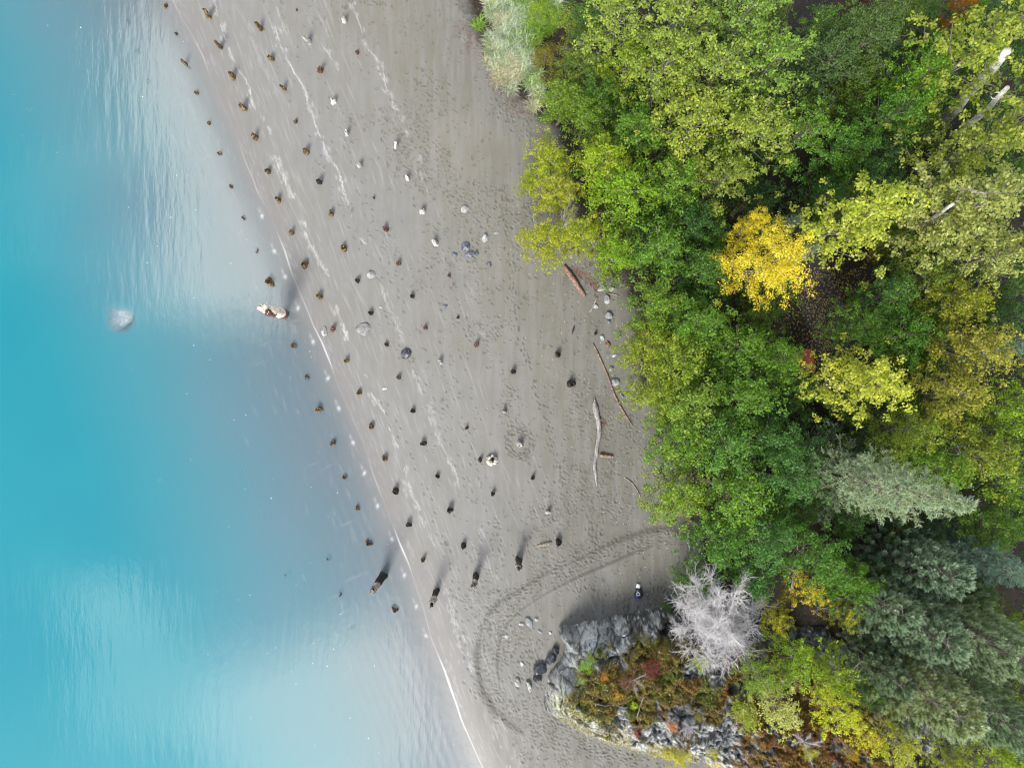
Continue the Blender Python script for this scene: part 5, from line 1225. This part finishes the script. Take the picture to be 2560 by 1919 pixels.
for px, py, j in side_names:
    c, w = ucol[R_.randrange(4)]; cnt_j[j] = cnt_j.get(j, 0) + 1
    dx, dy = px - T[j][1], py - T[j][2]
    side = ('right of' if dx > 0 else 'left of') if abs(dx) > abs(dy) else ('below' if dy > 0 else 'above')
    short = ' '.join(T[j][7].split()[:8])
    while short.split()[-1] in ('the', 'of', 'a', 'and', 'by', 'with', 'in', 'at', 'on', 'to', 'its', 'over', 'below', 'above', 'left', 'right', 'between', 'beside', 'towards', 'small', 'directly', 'near', 'under', 'touching', 'behind', 'across', 'that'): short = ' '.join(short.split()[:-1])
    tree(('A%d' % R_.randint(1, 4)), px, py, R_.uniform(3.6, 4.6), R_.uniform(1.3, 1.7), c, R_.choice([0, .05, .15, .3]), f"low {w} tree {side} the {short}", name="understory_tree", grp="low trees in the shade of the forest", at=.6)

# bare trunks of the poplars, added as separate pieces without crowns
for (ax, ay, bx2, by2, r, lab) in ((2405, 250, 2500, 150, .30, "thick white trunk leaning in the upper right corner"), (2400, 335, 2500, 240, .17, "thinner white trunk below the thick leaning one"), (2295, 565, 2370, 520, .11, "grey trunk showing between the silvery and leaning poplars")):
    zb = .78 + 3.2; k = (H - zb) / H; a = np.array([(ax - 1280) / PPM * k, (959.5 - ay) / PPM * k, zb]); zt = 9.0; k2 = (H - zt) / H; b2 = np.array([(bx2 - 1280) / PPM * k2, (959.5 - by2) / PPM * k2, zt])
    dirv = (b2 - a) / (zt - zb); foot_ = a - dirv * (zb - .7)
    rt = empty("poplar_trunk", tuple(foot_)); setp(rt, lab, "tree"); g = Geo(); P_ = [(b2 - foot_) * t for t in np.linspace(0, 1.1, 9)]
    P_ = [p + np.array([math.sin(i * 1.3) * .04, math.cos(i * 1.7) * .04, 0]) for i, p in enumerate(P_)]
    tube(g, P_, np.linspace(r * 1.25, r * .55, 9), 12); obj("trunk", g.mesh("trunk"), M_pale_bark, rt)
    rgb = np.random.default_rng(int(ax)); g = Geo()
    for i in range(5):
        t = rgb.uniform(.6, 1.05); p = (b2 - foot_) * t; d = rgb.normal(0, 1, 3) * (1, 1, .4) + (0, 0, .6); d /= np.linalg.norm(d); l = rgb.uniform(.3, .8)
        tube(g, [p, p + d * l * .5 + rgb.normal(0, .05, 3), p + d * l], [.04, .028, .01], 5, False)
    obj("limb", g.mesh("limb"), M_pale_bark, rt)

# ------------------------------------------------------------------ the pale bare tree
bx3, by3, bz3 = WT(1800, 1560)
bt = empty("bare_tree", (bx3, by3, bz3 - .1)); setp(bt, "bleached pale grey bare tree with a dense mass of fine twigs", "tree")
rg = np.random.default_rng(77); g = Geo(); tw = Geo(); HTb = 4.6
limbs = []
def grow(p, d, L_, r, depth):
    n = 4 if depth < 3 else 2; pts = [p]
    for j in range(n):
        d = d + rg.normal(0, .13, 3) + np.array([0, 0, .03]); d /= np.linalg.norm(d); p = p + d * L_ / n; pts.append(p)
    pts = np.array(pts); rad = r * (1 - .6 * np.arange(n + 1) / n); tube(g if depth < 2 else tw, pts, rad, 6 if depth < 1 else 4 if depth < 2 else 3, False)
    if depth == 3: return
    m = (0, 12, 12)[depth] if depth else 0
    for k in range(m):
        t = (.2 + .8 * k / max(1, m - 1)) * n; i = min(n - 1, int(t)); q = pts[i] + (pts[i + 1] - pts[i]) * (t - i)
        dd = (pts[i + 1] - pts[i]); dd /= np.linalg.norm(dd); dd = dd * .9 + rg.normal(0, .55, 3); dd /= np.linalg.norm(dd)
        grow(q, dd, L_ * rg.uniform(.3, .55), r * .6, depth + 1)
tube(g, [(0, 0, 0), (.05, 0, .8), (0, .05, 1.8), (.1, .02, 3.0), (.12, .05, 4.2)], [.17, .15, .12, .08, .03], 8)
# main limbs aimed at the outline seen in the photo (px offsets of tips from the foot, height of tip)
tips = [(-75, -125, 3.5), (-20, -140, 3.7), (70, -130, 3.8), (45, -90, 4.4), (-120, -60, 2.8), (-125, 20, 2.4), (-90, 75, 2.6), (-40, 110, 3.0), (20, 118, 2.8), (75, 85, 3.0), (120, -60, 3.0), (90, 10, 3.4), (-60, -40, 4.6), (0, 0, 5.0), (30, 50, 4.4), (-40, 50, 4.2), (-95, -100, 2.8), (0, -80, 4.8), (-70, 10, 4.2), (60, 50, 3.6)]
for k, (dx, dy, zt) in enumerate(tips):
    dx *= .86; dy *= .86
    kk = (H - bz3 - zt) / H; tx = (1800 + dx - 1280) / PPM * kk; ty = (959.5 - 1560 - dy) / PPM * kk
    end = np.array([tx - bx3, ty - by3, zt]); p0 = np.array([.02, 0, .5 + 1.6 * rg.random()]); L_ = np.linalg.norm(end - p0); d = (end - p0) / L_
    n = 7; pts = [p0 + (end - p0) * t + np.array([rg.normal(0, .05), rg.normal(0, .05), .25 * math.sin(math.pi * t) * -.6]) for t in np.linspace(0, 1, n)]
    pts = np.array(pts); tube(g, pts, np.linspace(.045, .01, n), 5, False)
    for j in range(70):
        t = rg.uniform(.12, 1) * (n - 1); i = min(n - 2, int(t)); q = pts[i] + (pts[i + 1] - pts[i]) * (t - i); dd = d * .8 + rg.normal(0, .6, 3); dd /= np.linalg.norm(dd)
        grow(q, dd, rg.uniform(.3, .95), .011, 2)
obj("trunk", g.mesh("trunk"), M_dead, bt); obj("twigs", tw.mesh("twigs", False), M_dead, bt)
# dead white branches lying on the outcrop and in the gaps
for pts_, rad, lab in (([(1592, 1790), (1600, 1765), (1608, 1745), (1616, 1735)], .05, "knobbly dead branch standing out white on the lower outcrop"),
                       ([(1484, 1757), (1510, 1760), (1540, 1762), (1562, 1768)], .04, "pale dead branch lying level on the outcrop"),
                       ([(1608, 1640), (1614, 1620), (1612, 1600)], .025, "thin forked dead branch on the upper moss")):
    P_ = [np.array(WT(*p, dz=.18)) for p in pts_]; g = Geo(); b0 = P_[0]; q_ = np.array(P_) - b0
    tube(g, q_, np.linspace(rad, rad * .5, len(q_)) * .7, 6)
    for k in range(14):
        t = R_.uniform(0, len(q_) - 1.01); i = int(t); p = q_[i] + (q_[i + 1] - q_[i]) * (t - i); a = R_.uniform(0, 6.28); l = R_.uniform(.08, .3)
        tube(g, [p, p + np.array([math.cos(a) * l, math.sin(a) * l, .05])], [.014, .004], 4, False)
    o = obj("dead_branch", g.mesh("dead_branch"), M_drift, None, tuple(b0)); setp(o, lab, "branch")
for pts_, zz, lab in (([(2135, 1670), (2150, 1650), (2180, 1652), (2215, 1645)], 5.0, "white bare branch reaching out by the pines"), ([(1985, 1420), (1980, 1450), (1978, 1480)], 6.2, "thin grey bare twig rising above the golden small tree"),
                      ([(2045, 1518), (2075, 1522), (2100, 1515)], 5.2, "short white bare twig over the yellowish crown"), ([(2400, 465), (2440, 480), (2480, 482), (2530, 478)], 12.3, "long arching grey branch across the silvery poplar")):
    P_ = []
    for p in pts_: k = (H - zz) / H; P_.append(np.array([(p[0] - 1280) / PPM * k, (959.5 - p[1]) / PPM * k, zz + R_.uniform(-.1, .1)]))
    g = Geo(); b0 = P_[0]; q_ = np.array(P_) - b0; tube(g, q_, np.linspace(.03, .01, len(q_)), 5)
    for k in range(9):
        t = R_.uniform(0, len(q_) - 1.01); i = int(t); p = q_[i] + (q_[i + 1] - q_[i]) * (t - i); a = R_.uniform(0, 6.28); l = R_.uniform(.2, .6)
        tube(g, [p, p + np.array([math.cos(a) * l, math.sin(a) * l, .1])], [.02, .006], 4, False)
    o = obj("bare_branch", g.mesh("bare_branch"), M_bark, None, tuple(b0)); setp(o, lab, "branch")

# ------------------------------------------------------------------ path with fallen leaves, small red roof
pth = [(1960, 560), (2010, 660), (2045, 740), (2075, 820), (2100, 900), (2080, 1000)]
P_ = np.array([W(*p)[:2] for p in pth]); tt = np.linspace(0, len(pth) - 1, 40); cx_ = np.interp(tt, range(len(pth)), P_[:, 0]); cy_ = np.interp(tt, range(len(pth)), P_[:, 1])
dx_ = np.gradient(cx_); dy_ = np.gradient(cy_); L_ = np.hypot(dx_, dy_); nx_ = -dy_ / L_; ny_ = dx_ / L_; hw = 1.15
V = []
for i in range(40):
    for s in (-1, -.33, .33, 1): V.append((cx_[i] + nx_[i] * hw * s, cy_[i] + ny_[i] * hw * s, float(gz(cx_[i], cy_[i])) + .09))
M_path = noisy_mat("dark_asphalt", [(.3, (.02, .02, .024)), (.6, (.045, .045, .052)), (.8, (.08, .08, .09))], 20)
setp(obj("path", mesh_np("path", V, grid_quads(4, 40), None, None, True), M_path), kind='structure')
pts = []
for _ in range(2600):
    px = 2060 + R_.gauss(0, 55); py = R_.uniform(670, 920)
    x, y, z = W(px, py); pts.append((x, y, z + .10 + R_.random() * .03))
scatter_litter("path_leaf", "yellow and tan fallen leaves strewn over the dark path", "leaves", pts, (.05, .1), [(.5, .36, .10), (.45, .40, .22), (.3, .17, .06), (.55, .45, .12)], .2)
pts = []
for _ in range(26000):
    py = R_.uniform(-60, 2000); e = np.interp(py, edge_px[:, 0], edge_px[:, 1]); px = R_.uniform(e + 20, 2620); x, y, z = W(px, py); pts.append((x, y, z + R_.random() * .12))
scatter_litter("forest_litter", "brown leaf litter and low plants on the shaded forest floor", "litter", pts, (.06, .14), [(.06, .045, .02), (.10, .06, .03), (.03, .06, .02), (.16, .10, .03)], .6)
x, y, z = W(2012, 905, 2.1)
sh = empty("shelter", (x, y, z - 2.1), .22); setp(sh, "small red-roofed shelter mostly hidden under the trees by the path", "shelter")
M_red = simple("red_metal", (.30, .045, .035), .5); M_post = simple("dark_post", (.06, .04, .03), .8)
def boxg(cx, cy, cz, sx, sy, sz):
    g = Geo(); V = [(cx + a * sx / 2, cy + b * sy / 2, cz + c * sz / 2) for c in (-1, 1) for a, b in ((-1, -1), (1, -1), (1, 1), (-1, 1))]
    g.add(V, [(0, 3, 2, 1), (0, 1, 5, 4), (1, 2, 6, 5), (2, 3, 7, 6), (3, 0, 4, 7), (4, 5, 6, 7)]); return g
g = Geo(); V = []
for i in range(15):
    xx = -.55 + 1.1 * i / 14
    for yy in (-.55, .6): V.append((xx, yy, 2.02 + .16 * abs(xx) * -1 + .015 * (i % 2)))
g.add(V, [(2 * i, 2 * i + 2, 2 * i + 3, 2 * i + 1) for i in range(14)])
ro = obj("roof", g.mesh("roof", False), M_red, sh)
obj("ridge_cap", boxg(0, .02, 2.06, .1, 1.2, .02).mesh("ridge_cap", False), M_red, ro)
for a, b in ((-.45, -.45), (.45, -.45), (-.45, .5), (.45, .5)): obj("post", boxg(a, b, .96, .08, .08, 1.92).mesh("post", False), M_post, sh)
obj("bench_seat", boxg(0, 0, .45, .8, .35, .05).mesh("bench_seat", False), M_post, sh)

# ------------------------------------------------------------------ long grass at the upper forest edge
rg = np.random.default_rng(5); P = []; Cc = []
gpoly = [(1150, -40), (1165, 20), (1185, 60), (1215, 100), (1228, 140), (1235, 170), (1250, 190), (1262, 200), (1290, 235), (1325, 275), (1345, 260), (1340, 200), (1330, 150), (1345, 90), (1395, 60), (1400, -40)]
gp = np.array(gpoly, float)
def inpoly(px, py, poly):
    ins = np.zeros(len(px), bool); n = len(poly)
    for i in range(n):
        a = poly[i]; b = poly[(i + 1) % n]; c = ((a[1] > py) != (b[1] > py)) & (px < (b[0] - a[0]) * (py - a[1]) / (b[1] - a[1] + 1e-12) + a[0]); ins ^= c
    return ins
cpx = rg.uniform(1130, 1420, 3600); cpy = rg.uniform(-40, 300, 3600); ok = inpoly(cpx + rg.normal(0, 9, 3600), cpy + rg.normal(0, 9, 3600), gp); cpx = cpx[ok]; cpy = cpy[ok]
for a, b in zip(cpx, cpy):
    edge = np.interp(b, [-40, 60, 100, 190, 275], [1150, 1185, 1215, 1250, 1330]); fr = min(1, max(0, (a - edge) / 110)); bare = float(vnoise(np.array([a * .03]), np.array([b * .03]), 9)[0])
    if (fr < .45 and bare > .5) or bare > .78: continue
    x, y, z = W(a, b); k = 26; P.append(np.array([x, y, z]) + np.concatenate([rg.normal(0, .05, (k, 2)), np.zeros((k, 1))], 1))
    u = float(fbm(np.array([a * .02]), np.array([b * .02]), 15, 3)[0])
    base = np.array([(.52, .50, .33), (.42, .49, .34), (.20, .33, .05)][0 if fr < .3 + (u - .5) * 2 + rg.normal(0, .12) else 1 if fr < .75 + (u - .5) * 3 + rg.normal(0, .15) else 2]); Cc.append(base * rg.uniform(.5, 1.5) * rg.uniform(.7, 1.3, (k, 1)))
P = np.concatenate(P); Cc = np.concatenate(Cc); V, Q = blades(P, (.3, .7), (.018, .042), (.2, 1.1), rg, .6)
Mg = vcol_mat("grass_blades", trans=.35, attr='tint')
setp(obj("grass", mesh_np("grass", V, Q, None, {'tint': np.repeat(Cc, 6, 0)}), Mg), "long pale blue-green and straw coloured grass at the upper edge of the beach", "grass", kind='stuff')
